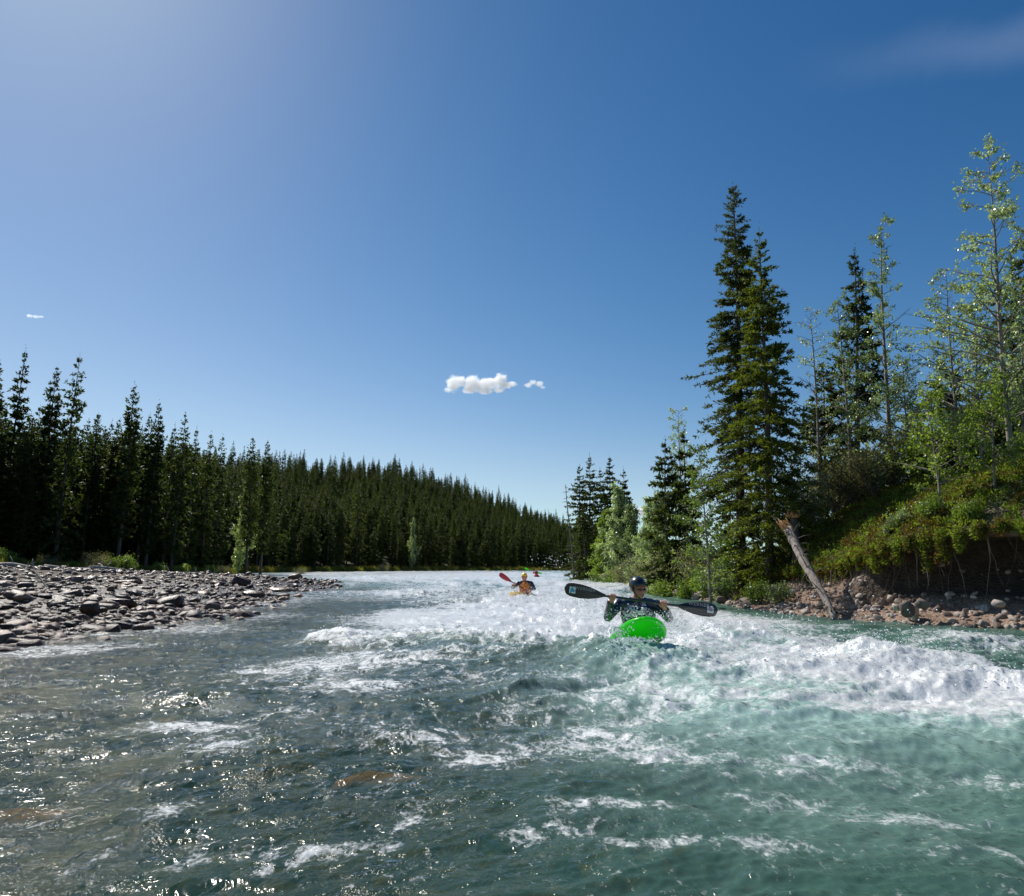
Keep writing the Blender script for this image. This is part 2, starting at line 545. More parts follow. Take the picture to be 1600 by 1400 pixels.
def mat_earth():
    m, t = newmat('eroded_bank_earth')
    tc = t.a('ShaderNodeTexCoord').outputs['Object']
    veg = t.a('ShaderNodeAttribute', attribute_name='veg').outputs['Fac']
    n = t.noise(tc, 2.5, 9, .65)
    n2 = t.noise(tc, 24.0, 5, .6)
    hollow_shade = t.a('ShaderNodeAttribute', attribute_name='hollow_shade').outputs['Fac']  # mask for the undercut's shade, painted into the earth colour
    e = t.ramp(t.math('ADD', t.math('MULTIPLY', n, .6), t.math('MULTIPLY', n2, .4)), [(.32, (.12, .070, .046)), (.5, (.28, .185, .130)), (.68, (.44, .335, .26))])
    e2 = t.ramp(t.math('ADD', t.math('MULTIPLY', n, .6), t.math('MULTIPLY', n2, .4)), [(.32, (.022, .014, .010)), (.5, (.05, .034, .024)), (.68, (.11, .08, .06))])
    e = t.mix(hollow_shade, e, e2)
    g = t.ramp(n, [(.3, (.04, .022, .010)), (.5, (.045, .055, .014)), (.7, (.085, .09, .02))])
    c = t.mix(veg, e, g)
    v = t.a('ShaderNodeTexVoronoi', i={'Vector': tc, 'Scale': 14.0})
    bmp = t.a('ShaderNodeBump', i={'Strength': .9, 'Distance': .05, 'Height': t.math('ADD', v.outputs[0], n2)})
    p = t.a('ShaderNodeBsdfPrincipled', i={'Base Color': c, 'Roughness': .95, 'Normal': bmp.outputs[0]})
    finish(t, p.outputs[0]); return m


M_earth = mat_earth()


def mat_water():
    m, t = newmat('river_water')
    tc = t.a('ShaderNodeTexCoord').outputs['Object']
    foam = t.a('ShaderNodeAttribute', attribute_name='foam').outputs['Fac']
    murk = t.a('ShaderNodeAttribute', attribute_name='murk').outputs['Fac']
    aer = t.a('ShaderNodeAttribute', attribute_name='aer').outputs['Fac']
    calm = t.a('ShaderNodeAttribute', attribute_name='calm').outputs['Fac']
    # stretch along the current
    mp = t.a('ShaderNodeMapping', i={'Vector': tc, 'Rotation': (0, 0, math.radians(-22)), 'Scale': (1.0, .75, 1)}).outputs[0]
    f1 = t.noise(mp, 5.0, 8, .66, 1.3)
    f2 = t.noise(mp, 42.0, 4, .7, .3)
    fm = t.math('ADD', foam, t.math('ADD', t.math('MULTIPLY', t.math('SUBTRACT', f1, .5), 3.2), t.math('MULTIPLY', t.math('SUBTRACT', f2, .5), 1.9)))
    fmask = t.rng(fm, .36, 1.0, 0, 1, False)
    # water body
    w1 = t.noise(tc, 1.3, 5, .6)
    teal = t.mix(t.rng(w1, .3, .7), (.026, .078, .058), (.050, .130, .098))
    teal = t.mix(t.math('MULTIPLY', aer, t.rng(f1, .3, .65, .55, 1.1), clamp=True), teal, (.38, .56, .51))
    dif = t.a('ShaderNodeBsdfDiffuse', i={0: teal})
    tra = t.a('ShaderNodeBsdfTransparent', i={0: (.66, .66, .44, 1)})
    body = t.a('ShaderNodeMixShader', i={0: murk, 1: tra.outputs[0], 2: dif.outputs[0]})
    r1 = t.noise(mp, 9.0, 3, .55, .6)
    r2 = t.noise(mp, 58.0, 3, .6, .5)
    r3 = t.noise(tc, 110.0, 2, .5)
    pt = t.rng(t.noise(mp, 1.1, 5, .68, 1.2), .44, .62, .05, 1.4, True)      # choppy patches between slicks
    h = t.math('ADD', t.math('MULTIPLY', r1, .046), t.math('MULTIPLY', pt, t.math('ADD', t.math('MULTIPLY', r2, .0115), t.math('MULTIPLY', r3, .0030))))
    bmp = t.a('ShaderNodeBump', i={'Strength': t.rng(calm, 0, 1, 1.0, .8), 'Distance': 1.0, 'Height': h})
    gl = t.a('ShaderNodeBsdfGlossy', i={0: (1, 1, 1, 1), 'Roughness': .15, 'Normal': bmp.outputs[0]})
    fr = t.a('ShaderNodeFresnel', i={'IOR': 1.33, 'Normal': bmp.outputs[0]})
    wat = t.a('ShaderNodeMixShader', i={0: t.math('MULTIPLY', t.math('POWER', fr.outputs[0], 1.25), .85), 1: body.outputs[0], 2: gl.outputs[0]})
    # foam
    fb = t.noise(tc, 18.0, 7, .75)
    bf = t.a('ShaderNodeBump', i={'Strength': .5, 'Distance': .05, 'Height': fb})
    fd = t.a('ShaderNodeBsdfPrincipled', i={'Base Color': (.87, .89, .89, 1), 'Roughness': .2, 'Normal': bf.outputs[0], 'Specular IOR Level': .8})
    ft = t.a('ShaderNodeBsdfTranslucent', i={'Color': (.72, .80, .78, 1)})
    fo = t.a('ShaderNodeMixShader', i={0: .12, 1: fd.outputs[0], 2: ft.outputs[0]})
    out = t.a('ShaderNodeMixShader', i={0: fmask, 1: wat.outputs[0], 2: fo.outputs[0]})
    finish(t, out.outputs[0]); return m


M_water = mat_water()

# ------------------------------------------------------------------ LEFT LAND + riverbed
def fan(rows, cols, apex=3.0):
    Y, A = np.meshgrid(rows, cols, indexing='ij')
    return A * (Y + apex), Y


rows = [-6.0]
while rows[-1] < 760: rows.append(rows[-1] + max(.28, .017 * (rows[-1] + 3)))
rows = np.array(rows)
cols = np.concatenate([np.linspace(-1.9, -1.0, 40), np.linspace(-.995, .25, 320), np.linspace(.26, 1.3, 50)])
X, Y = fan(rows, cols)
Z, D = left_z(X, Y)
sR, _ = sdist(RBd, X, Y, 1)
Z = np.where(sR > -1.0, np.minimum(Z, wz(Y) - .8), Z)
veg = sstep(-2, 1.5, D - fedge(Y) + 1.5 * fbm(X / 2, Y / 2, 40, 2))
wet = 1 - sstep(.15, .6, Z - wz(Y) - .02 * D + .2 * fbm(X / 3, Y / 3, 41, 2))
gm = mesh_np('ground', np.stack([X, Y, Z], -1).reshape(-1, 3), grid_faces(*X.shape), [M_ground], True, {'veg': veg, 'wet': wet})
ground = tag(link('ground', gm), kind='structure')

# far plain to the horizon, well below everything in view
far = mesh_np('far_plain', [(-9000, -4000, -6), (9000, -4000, -6), (9000, 9000, -6), (-9000, 9000, -6)], np.array([[0, 1, 2, 3]]), [M_ground], False, {'veg': np.ones(4), 'wet': np.zeros(4)})
tag(link('far_plain', far), kind='structure')

# ------------------------------------------------------------------ RIGHT BANK (swept cross-section, overhanging where it is undercut)
Tn = np.gradient(RBd, axis=0); Tn /= np.linalg.norm(Tn, axis=1)[:, None]
for _ in range(6): Tn[1:-1] = (Tn[:-2] + Tn[1:-1] * 2 + Tn[2:]) / 4
Nn = np.stack([Tn[:, 1], -Tn[:, 0]], 1); Nn /= np.linalg.norm(Nn, axis=1)[:, None]
prof_rows = []
for k in range(len(RBd)):
    y = float(RBd[k, 1]); L, m, b, u, cap = [float(v) for v in rb_par(y)]
    u *= float(1 + .35 * pn(y * .9, 3.3, 9)); L2 = L + .12 * float(pn(y * .8, 7.7, 4))
    pts = [(-6, -1.2, 0), (-3, -.8, 0), (-1.2, -.35, 0)]
    for q in np.linspace(-.5, 1, 10) * (1 - (1 - min(u / .4, 1)) * .42): pts.append((q * b, .03 + .22 * q if q > 0 else .3 * q * b, 0))
    for q in np.linspace(.1, 1, 8): pts.append((b + u * .85 * math.sin(q * math.pi * .6) - (1 - min(u / .4, 1)) * .65 * (1 - q), .25 + (L2 - .45) * q, 0))
    for q in np.linspace(.15, 1, 5): pts.append((b + u * .85 * math.sin(.6 * math.pi) * (1 - q) - .12 * q * (u > .2), L2 - .20 + .06 * q, .3 + .4 * q))
    pts.append((b - .16 * (u > .2), L2 - .05, .9)); pts.append((b - .08 * (u > .2) + .02, L2 + .02, 1)); pts.append((b + .12, L2 + .1 * m + .02, 1))
    last = b + .12
    for q in list(np.geomspace(.35, 60, 46)):
        s_ = b + q; zt = L + (cap - L) * (1 - math.exp(-m * q / max(cap - L, .1)))
        pts.append((s_, max(zt, L2 + .05), 1))
    prof_rows.append(pts)
PR = np.array(prof_rows)
Px = RBd[:, None, 0] + Nn[:, None, 0] * PR[:, :, 0]
Py = RBd[:, None, 1] + Nn[:, None, 1] * PR[:, :, 0]
Pz = PR[:, :, 1] + wz(RBd[:, 1])[:, None]
arc = np.concatenate([[0], np.cumsum(np.linalg.norm(np.diff(RBd, axis=0), axis=1))])[:, None] * np.ones((1, PR.shape[1]))
sarc = np.cumsum(np.abs(np.diff(PR[:, :, 0], axis=1, prepend=-6)) + np.abs(np.diff(PR[:, :, 1], axis=1, prepend=0)), 1)
dn = .15 * fbm(arc / .9, sarc / .9, 31, 4) + .14 * fbm(arc / 2.6, sarc / 2.6, 32, 2) + .16 * fbm(arc / .45, sarc / 3.0, 33, 3)
wall = np.zeros(PR.shape[1]); wall[12:24] = 1
dn = dn * np.where(PR[:, :, 0] > -.4, 1, .3)
Px += Nn[:, None, 0] * dn * wall[None]; Py += Nn[:, None, 1] * dn * wall[None]
Pz += np.where(wall[None] > 0, dn * .4, 0) + np.where(np.arange(PR.shape[1]) > 24, 0.07 * fbm(Px / 1.1, Py / 1.1, 21, 3) + .05 * fbm(Px / .35, Py / .35, 22, 2), 0)
patch = sstep(.25, .45, fbm(arc / 2.0, sarc / 1.2, 51, 3))
vegR = PR[:, :, 2] * (1 - patch * .8 * (PR[:, :, 0] < 6))
rbm = mesh_np('river_bank', np.stack([Px, Py, Pz], -1).reshape(-1, 3), grid_faces(*Px.shape)[:, ::-1], [M_earth], True, {'veg': vegR, 'hollow_shade': np.where(wall[None] * (np.arange(PR.shape[1])[None] > 13) > 0, sstep(18, 15, RBd[:, 1])[:, None] * np.ones((1, PR.shape[1])), 0)})  # undercut wall gets the overhang's shade as darker earth colour
tag(link('river_bank', rbm), kind='structure')

# ------------------------------------------------------------------ WATER
rows = [0.5]
while rows[-1] < 275:
    y = rows[-1]; rows.append(y + min(max(y * y / (1.1 * 704) * 1.0, .011), .0088 * y, .045 if y < 12 else 9))
rows = np.array(rows)
cols = np.concatenate([np.linspace(-1.0, -.60, 90), np.linspace(-.599, .62, 620), np.linspace(.621, 1.0, 80)])
X, Y = fan(rows, cols, 2.0)
dL, _ = sdist(LBd, X, Y, -1)
dR, _ = sdist(RBd[::2], X, Y, 1)
inL = -dL; inR = -dR
# turbulence across the channel
T = sstep(.5, 5.5, inL) * sstep(.3, 2.5, inR)
near_calm = 1 - .62 * sstep(6.5, 2.5, Y) * 1.0
left_calm = .22 + .78 * sstep(-3.2, .5, X + .15 * (Y - 8) * (Y < 20) + np.where(Y > 20, 2 + (Y - 20) * .3, 0))
T = T * left_calm * near_calm
ca, sa = math.cos(math.radians(-24)), math.sin(math.radians(-24))
U = X * ca - Y * sa; Vv = X * sa + Y * ca         # U across current, V along current
wx = .55 * fbm(X / 1.6, Y / 1.6, 61, 2); wy = .55 * fbm(X / 1.6, Y / 1.6, 62, 2)
big = fbm((U + wx) / 2.6, (Vv + wy) / 1.35, 70, 2)
mid = ridg((U + wx) / 1.5, (Vv + wy) / .75, 71, 3) - .55
sml = ridg((U + .4 * wx) / .5, (Vv + .4 * wy) / .26, 72, 3) - .55
tiny = ridg(U / .16 + wx, Vv / .095 + wy, 73, 3) - .55
Z = wz(Y) + T * (.16 * big + .085 * mid) + (.012 + .034 * T) * sml + (.004 + .012 * T) * tiny + .02 * big * (1 - T)


def hump(px, py, Yd, wpx, h, dy, asym=.5, rot=0.0):
    """standing wave: crest centred in plan, steep towards the camera; returns the height field"""
    x0 = ray(px, py)[0] * Yd; w = wpx * Yd / FPX
    c, s = math.cos(rot), math.sin(rot)
    xx = (X - x0) * c + (Y - Yd) * s; yy = -(X - x0) * s + (Y - Yd) * c
    yy = yy + .18 * dy * pn(X * 1.3, Y * .7, int(px)) * 2
    k = np.where(yy < 0, dy * asym, dy)
    return h * np.exp(-(xx / w) ** 2) * np.exp(-(yy / k) ** 2)


HUMPS = [  # px, py, depth, half width px, height, length, asym, rot
    (860, 975, 8.7, 210, .15, .8, .9, .05), (1000, 985, 7.65, 110, .24, .60, 1.0, .0), (740, 970, 10.2, 190, .18, .7, .6, -.1), (925, 985, 8.3, 32, .12, .45, 1, 0), (1075, 985, 8.2, 32, .10, .45, 1, 0),
    (1150, 960, 10.6, 95, .20, .8, .8, .3), (1290, 985, 8.8, 120, .12, .6, .6, -.2), (1180, 1010, 7.4, 150, .14, .5, .6, .1),
    (1440, 1020, 8.0, 190, .14, .55, .6, .25), (1560, 1060, 6.9, 160, .14, .5, .6, .3), (1500, 985, 10.0, 120, .13, .5, .6, .3), (780, 1035, 6.6, 190, .06, .55, .8, .0),
    (980, 1060, 6.0, 230, .08, .6, .7, .1), (530, 985, 10.6, 60, .18, .45, .6, .3), (330, 1090, 6.2, 150, .07, .4, .6, -.2), (830, 925, 21, 240, .18, 1.4, .6, .1), (930, 905, 30, 120, .2, 1.5, .6, 0),
    (640, 915, 28, 260, .18, 1.8, .6, .1), (720, 905, 42, 300, .2, 2.2, .6, 0), (600, 900, 60, 300, .22, 3, .6, 0), (815, 935, 22.6, 50, .20, .6, 1, 0),
    (620, 1185, 4.85, 85, .05, .22, .8, .1), (1230, 1160, 5.2, 220, .06, .45, .7, .1), (900, 1170, 5.0, 150, .05, .4, .7, -.1), (450, 1250, 4.1, 200, .035, .3, .6, -.2),
]
HS = 0
for hp in HUMPS: HS = HS + hump(*hp)
Z = Z + (1 - T) * (.030 * fbm(U / 1.1, Vv / .6, 95, 2) + .010 * fbm(U / .42, Vv / .22, 96, 2)) * sstep(.2, 1.5, inL)
Z = Z + HS * (1 + .16 * mid) + (HS * .12) * sml
# hollow in front of the crest (dark green trough)
for hp in HUMPS[:0]:
    x0 = ray(hp[0], hp[1])[0] * (hp[2] - 1.2); Z = Z - .08 * np.exp(-((X - x0) / 1.6) ** 2 - ((Y - hp[2] + 1.3) / .5) ** 2)
# ---- foam
def zone(px, py, rx, ry, s, rot=0.0):
    x0, y0 = onwater(px, py)
    x1, _ = onwater(px + rx, py); _, ya = onwater(px, py - ry); _, yb = onwater(px, py + ry)
    w = abs(x1 - x0); h = abs(ya - yb) / 2
    xx = X - x0; yy = Y - (ya + yb) / 2
    if rot: yy = yy + xx * rot
    return s * np.exp(-((xx / w) ** 2 + (yy / h) ** 2) ** 1.3)


foam = np.full(X.shape, -.09)
for z_ in [(q_[0], q_[1], q_[2], q_[3], q_[4] * (1.6 if q_[1] > 1045 else 1.1)) for q_ in [  # px, py, rx, ry, strength
    (860, 972, 200, 26, 1.4), (640, 965, 110, 15, 1.05), (700, 995, 190, 14, .8), (960, 1002, 150, 12, .6), (1000, 962, 75, 22, .9), (1000, 1000, 90, 14, .9), (930, 985, 60, 14, .8),
    (1140, 975, 90, 28, .95), (1190, 1030, 170, 22, .75), (1330, 1060, 170, 24, .72), (1460, 1045, 120, 36, .72), (1560, 1085, 130, 26, .9), (1480, 1120, 220, 26, .45),
    (1530, 1005, 90, 14, .8), (1350, 1010, 60, 18, .55), (1250, 975, 50, 12, .4), (1330, 965, 45, 8, .55), (1060, 1080, 190, 18, .45), (1240, 1105, 240, 20, .40),
    (880, 935, 90, 12, .9), (780, 940, 110, 10, .6), (850, 912, 60, 6, .7), (940, 920, 50, 9, .7), (640, 905, 200, 9, .62), (780, 899, 130, 5, .7), (560, 935, 120, 10, .4), (700, 925, 120, 8, .35),
    (440, 899, 60, 6, .6), (600, 895, 200, 5, .6),
    (460, 1050, 130, 26, .48), (530, 1000, 60, 14, .55), (300, 1135, 90, 12, .50), (340, 1165, 70, 16, .35), (620, 1030, 150, 9, .35), (560, 1080, 120, 20, .30), (440, 1120, 60, 10, .35),
    (650, 1150, 120, 18, .30), (760, 1190, 90, 22, .22), (900, 1120, 150, 14, .28), (940, 1170, 120, 26, .34), (1120, 1200, 130, 18, .28), (980, 1270, 130, 14, .36), (860, 1320, 80, 18, .26),
    (1380, 1270, 110, 20, .28), (1440, 1290, 70, 16, .2), (1560, 1210, 60, 14, .3), (340, 950, 50, 12, .6), (300, 985, 110, 10, .45), (60, 1020, 110, 12, .5), (430, 965, 60, 8, .35), (160, 1010, 80, 10, .4),
    (470, 1225, 60, 14, .22), (380, 1350, 160, 20, .18), (150, 1330, 90, 16, .12), (1100, 1335, 150, 12, .34), (1300, 1195, 200, 14, .34), (1500, 1335, 120, 14, .3), (700, 1290, 120, 12, .3), (240, 1270, 100, 12, .28), (1190, 1250, 90, 16, .3), (560, 1330, 110, 12, .26),
]]:
    foam = foam + zone(*z_)
fT = ridg((U + wx) / 1.1, (Vv + wy) / .55, 81, 4) - .55
foam = foam + .55 * fT * (.3 + .7 * T) + .5 * np.clip(mid, 0, 1) * T + .10 * T
foam = foam + .34 * np.clip((HS - .05) / .2, 0, 1)
farf = sstep(14, 45, Y)
fF = fbm(U / 1.6, Vv / 7.0, 83, 3)
fN = fbm(U / 1.7, Vv / .9, 84, 3)
foam = foam + farf * (.34 + .45 * fT + .75 * fF) * sstep(.3, 3, inL) * sstep(0, 1.5, inR) + (1 - farf) * .55 * fN * (.25 + .75 * T)
edgeL = np.exp(-(inL / .5) ** 2) * sstep(8, 30, Y) * .3
foam = foam + edgeL
aer = np.clip(sum(zone(*z_) for z_ in [(1250, 1085, 330, 50, .85), (860, 1010, 330, 55, .6), (1480, 1130, 260, 60, .55), (1060, 1130, 260, 50, .30), (1100, 1010, 260, 40, .5), (700, 1000, 200, 30, .35), (1250, 1230, 340, 120, .26), (950, 1100, 300, 40, .3)]) + .25 * np.clip(foam + .2, 0, 1) + .25 * farf, 0, 1)
# foam adds its own lumpy relief
lump = ridg(X / .22, Y / .22, 91, 3) - .4
fz = np.clip(foam, 0, 1)
Z = Z + fz * (.014 * lump * np.clip(.25 + T, 0, 1)) * np.where(Y < 60, 1, .5)
Z = Z + np.clip(ridg(X / .17, Y / .15, 97, 2) - .50, 0, 1) ** 1.4 * .12 * np.clip(HS * 4 - .2, 0, 1) * fz
bed, _ = left_z(X, Y)
depth = np.clip(Z - bed, 0, 3)
murk = np.clip(1 - np.exp(-depth * (.55 + 2.1 * sstep(-.6, 2.2, X - .1 * (Y - 3)))), 0, 1)
foam = foam + .35 * np.exp(-((inL + 1.2) / 1.6) ** 2) * sstep(7, 12, Y) * (.6 + fT)
murk = np.clip(murk + .10 * sstep(6, 14, Y) + .5 * sstep(20, 50, Y), .05, 1)
murk = np.where(inR < 2.0, np.maximum(murk, .8), murk)
# sink under land
Z = np.where(inL < -5, Z - .15 * np.clip(-inL - 5, 0, 3), Z)
Z = np.where(inR < -.6, Z - .6 * np.clip(-inR - .6, 0, 3), Z)
WATER = (X, Y, Z)
wm = mesh_np('river_water', np.stack([X, Y, Z], -1).reshape(-1, 3), grid_faces(*X.shape), [M_water], True, {'foam': foam, 'murk': murk, 'aer': aer, 'calm': 1 - T})
tag(link('river_water', wm), kind='structure')
WR, WC = rows, cols


def water_z(x, y):
    r = np.clip(np.searchsorted(WR, y), 1, len(WR) - 1); a = x / (y + 2.0)
    c = np.clip(np.searchsorted(WC, a), 1, len(WC) - 1)
    return Z_w[r, c]


Z_w = Z.copy(); FOAM = foam.copy()

# ------------------------------------------------------------------ STONES
def stone_mesh(name, seed, mat, sub=2, flat=.6, blocky=.5):
    """angular worn stone: hull of random points, bevelled, roughened"""
    import bmesh
    r = np.random.RandomState(seed); n = 15 + int(10 * r.rand())
    P = r.randn(n, 3); P /= (np.abs(P) ** 3.2).sum(1)[:, None] ** (1 / 3.2); P *= (.82 + .18 * r.rand(n))[:, None]
    P *= np.array([1.0, .62 + .3 * r.rand(), flat * (.8 + .4 * r.rand())])
    bm = bmesh.new()
    for p in P: bm.verts.new(p)
    h = bmesh.ops.convex_hull(bm, input=bm.verts)
    bmesh.ops.delete(bm, geom=[v for v in bm.verts if not v.link_faces], context='VERTS')
    bmesh.ops.dissolve_limit(bm, angle_limit=.22, verts=bm.verts, edges=bm.edges)
    bmesh.ops.bevel(bm, geom=list(bm.edges) + list(bm.verts), offset=.055 if sub > 2 else .07, segments=2 if sub > 2 else 1, affect='EDGES', clamp_overlap=True)
    bmesh.ops.triangulate(bm, faces=bm.faces)
    if sub > 2:
        bmesh.ops.subdivide_edges(bm, edges=[e for e in bm.edges if e.calc_length() > .3], cuts=1, use_grid_fill=True)
        bmesh.ops.triangulate(bm, faces=bm.faces)
    V = np.array([v.co[:] for v in bm.verts]); bm.verts.index_update(); F = np.array([[v.index for v in f.verts] for f in bm.faces]); bm.free()
    nz = fbm(V[:, 0] * 1.9 + seed, V[:, 1] * 1.9 + V[:, 2] * 1.7, seed, 3)
    V = V * (1 + .10 * nz)[:, None]
    V[:, 2] -= V[:, 2].min() * .5
    return mesh_np(name, V, F, [mat], False)


bar_t = [stone_mesh('bar_stone_shape', 100 + k, M_barstone, 3 if k < 8 else 2, .30 + .26 * (k % 3) / 2, 1.0 if k % 2 else .7) for k in range(12)]
bank_t = [stone_mesh('bank_stone_shape', 200 + k, M_bankstone, 3 if k < 6 else 2, .6, .8) for k in range(10)]
bed_t = [stone_mesh('bed_stone_shape', 300 + k, M_bedstone, 2, .5, .5) for k in range(5)]

rs = np.random.RandomState(7)
# notable boulders first: px, base py, width px, height/width, label
NOTE = [
    (22, 938, 46, .95, 'large pale grey boulder at the left edge of the cobble bar', 0),
    (95, 933, 30, .45, 'light brown flat-topped stone just right of the large pale boulder on the bar', 6),
    (178, 948, 58, .62, 'big brown humped boulder in the middle of the cobble bar', 2),
    (258, 945, 50, .52, 'broad dark rounded boulder right of the brown humped one on the bar', 4),
    (263, 950, 20, .9, 'small upright brown rock beside the bright pool, right one of two', 1),
    (291, 952, 16, 1.2, 'blocky brown rock standing at the edge of the bright pool on the bar', 3),
    (372, 916, 34, .8, 'large blue-black boulder near the back of the bar', 5),
    (335, 914, 34, .6, 'dark slate boulder left of the blue-black one at the back of the bar', 7),
    (440, 926, 54, .42, 'long pale angular slab near the tip of the bar', 1),
    (392, 932, 40, .5, 'dark brown stone below the blue-black boulder on the bar', 4),
    (194, 912, 46, .35, 'wide low brown slab among stones at the back of the bar', 2),
    (20, 1008, 44, .6, 'black wet boulder at the lower left edge of the bar by the water', 5),
    (62, 985, 40, .5, 'wet dark maroon rock in front of the lower left pool', 3),
    (140, 985, 52, .5, 'flat-topped reddish rock surrounded by glittering shallows', 0),
    (216, 965, 44, .45, 'dark angular rock at the waterline in front of the brown humped boulder', 2),
    (300, 970, 40, .35, 'low black rock at the waterline below the bright pool', 4),
    (415, 978, 28, .25, 'small flat rock lying alone in the river off the bar', 6),
    (460, 905, 24, .6, 'brown rounded stone near the far tip of the bar', 8),
    (512, 918, 20, .5, 'last dark stone at the far tip of the bar', 9),
]
stones = []          # (x,y,z,size,rotz,template,label or None)


def bar_ok(x, y):
    z, d = left_z(np.array([x]), np.array([y])); return float(z[0]), float(d[0])


for (px, py, w, hr, lab, tk) in NOTE:
    a, b = ray(px, py)
    # march to the ground
    ys = np.linspace(8, 60, 600); zz, dd = left_z(a * ys, ys)
    hit = np.nonzero(CAMZ + b * ys < np.maximum(zz, wz(ys)))[0]
    y = ys[hit[0]] if len(hit) else 20.0
    x = a * y; z = max(float(zz[hit[0]]), float(wz(y)) - .08) if len(hit) else 0.5
    size = w * y / FPX / 2
    stones.append((x, y + size * .5, z - size * hr * .15, (size * 1.05, size * .95, size * hr * 1.7), rs.rand() * .6 - .3, bar_t[tk], lab))
cand = []
for _ in range(46000):
    y = 8.0 + 58 * rs.rand() ** 1.15
    x = -(y + 3) * (.22 + .72 * rs.rand())
    cand.append((x, y))
cand = np.array(cand)
zc, dc = left_z(cand[:, 0], cand[:, 1])
keep = (dc > -.5) & (dc < fedge(cand[:, 1]) + 1) & (rs.rand(len(cand)) < np.clip(.55 + .06 * (22 - cand[:, 1]), .42, 1))
cand = cand[keep]; zc = zc[keep]; dc = dc[keep]
sz = .062 * np.exp(.6 * rs.randn(len(cand))) * (1 + .25 * sstep(20, 50, cand[:, 1]))
sz = np.clip(sz, .03, .28)
lone = rs.rand(len(cand)) < .022
sz = np.where(lone, .15 + .15 * rs.rand(len(cand)), sz)
if True:
    extra = rs.rand(len(cand)) < .0
app = sz / cand[:, 1]
order = np.argsort(-app)
NIND = 175
ind = order[:NIND]; rest = order[NIND:]
for k in ind:
    s = sz[k]
    stones.append((cand[k, 0], cand[k, 1], zc[k] - s * .22, (s, s * .9, s * (.75 + .4 * rs.rand())), rs.rand() * 6.28, bar_t[rs.randint(12)], None))
for (x, y, z, s, rz, me, lab) in stones:
    o = link('river_stone', me, None, (x, y, z)); o.scale = s; o.rotation_euler = (rs.randn() * .12, rs.randn() * .12, rz)
    tag(o, lab or 'wet dark maroon-brown stone lying among the cobbles of the left gravel bar', 'stone', 'stones on the left gravel bar')
SHORT = ['large pale grey boulder', 'light brown flat-topped stone', 'brown humped boulder', 'broad dark rounded boulder', 'small upright brown rock', 'blocky rock by the bright pool', 'blue-black boulder', 'dark slate boulder',
         'long pale angular slab', 'dark brown stone mid bar', 'wide low brown slab', 'black boulder at lower left', 'wet maroon rock', 'flat-topped reddish rock', 'dark angular waterline rock', 'low black waterline rock', 'lone flat rock in the river', 'brown rounded far stone', 'last dark stone at the tip']
for (rx, ry, sh, dsc, pool) in [(0, 0, SHORT, 'wet dark stone', [o for o in COL.objects if o.name.startswith('river_stone') and o.get('label', '').startswith('wet dark maroon-brown stone lying')])]:
    notes = [o for o in COL.objects if o.name.startswith('river_stone') and not o.get('label', '').startswith('wet dark maroon-brown stone lying')]
    used = {}
    for o in pool:
        dd_ = [(o.location.xy - q.location.xy).length for q in notes]; j = int(np.argmin(dd_))
        if dd_[j] > 3.5: continue
        v_ = o.location.xy - notes[j].location.xy
        w_ = ('to the right of' if v_.x > 0 else 'to the left of') if abs(v_.x) > abs(v_.y) else ('behind' if v_.y > 0 else 'in front of')
        key = (w_, j)
        if key not in used or used[key][0] > dd_[j]: used[key] = (dd_[j], o)
    for (w_, j), (_, o) in used.items(): o['label'] = 'wet dark stone nearest ' + w_ + ' the ' + SHORT[j]
n = len(rest)
scatter('gravel_bar_cobbles', bar_t[8:], np.stack([cand[rest, 0], cand[rest, 1], zc[rest] - sz[rest] * .2], 1),
        np.stack([rs.randn(n) * .2, rs.randn(n) * .2, rs.rand(n) * 6.28], 1), np.stack([sz[rest], sz[rest] * .85, sz[rest] * (.7 + .5 * rs.rand(n))], 1), rs.randint(0, 4, n))
# riverbed stones
n = 2600
bx = -6 + 11 * rs.rand(n); by = 1.0 + 15 * rs.rand(n) ** 1.3
bz, bd = left_z(bx, by)
bs = .05 + .14 * rs.rand(n) ** 2
scatter('riverbed_stones', bed_t, np.stack([bx, by, bz - bs * .25], 1), np.stack([rs.randn(n) * .2, rs.randn(n) * .2, rs.rand(n) * 6.28], 1), bs, rs.randint(0, 5, n))
# the boulder just under the surface
M_sub = mat_stone('orange_brown_submerged_boulder', (.36, .18, .07), (.38, .19, .075), (.4, .2, .08), rough=.7, spec=0.0)
sbm = stone_mesh('submerged_boulder', 333, M_sub, 3, .45, .5)
x0, y0 = onwater(600, 1195)
for (px, py, sx, sy, sz_, lab, dz) in [(595, 1200, .34, .20, .20, 'orange-brown boulder just under the surface in the near river', -.15),
                                      (30, 1245, .30, .2, .16, 'dark submerged boulder at the left edge of the near water', -.17)]:
    x0, y0 = onwater(px, py)
    o = link('submerged_boulder', sbm, None, (x0, y0, float(wz(y0)) + dz + .03)); o.scale = (sx, sy, sz_); o.rotation_euler = (0, 0, -.2)
    tag(o, lab, 'boulder')

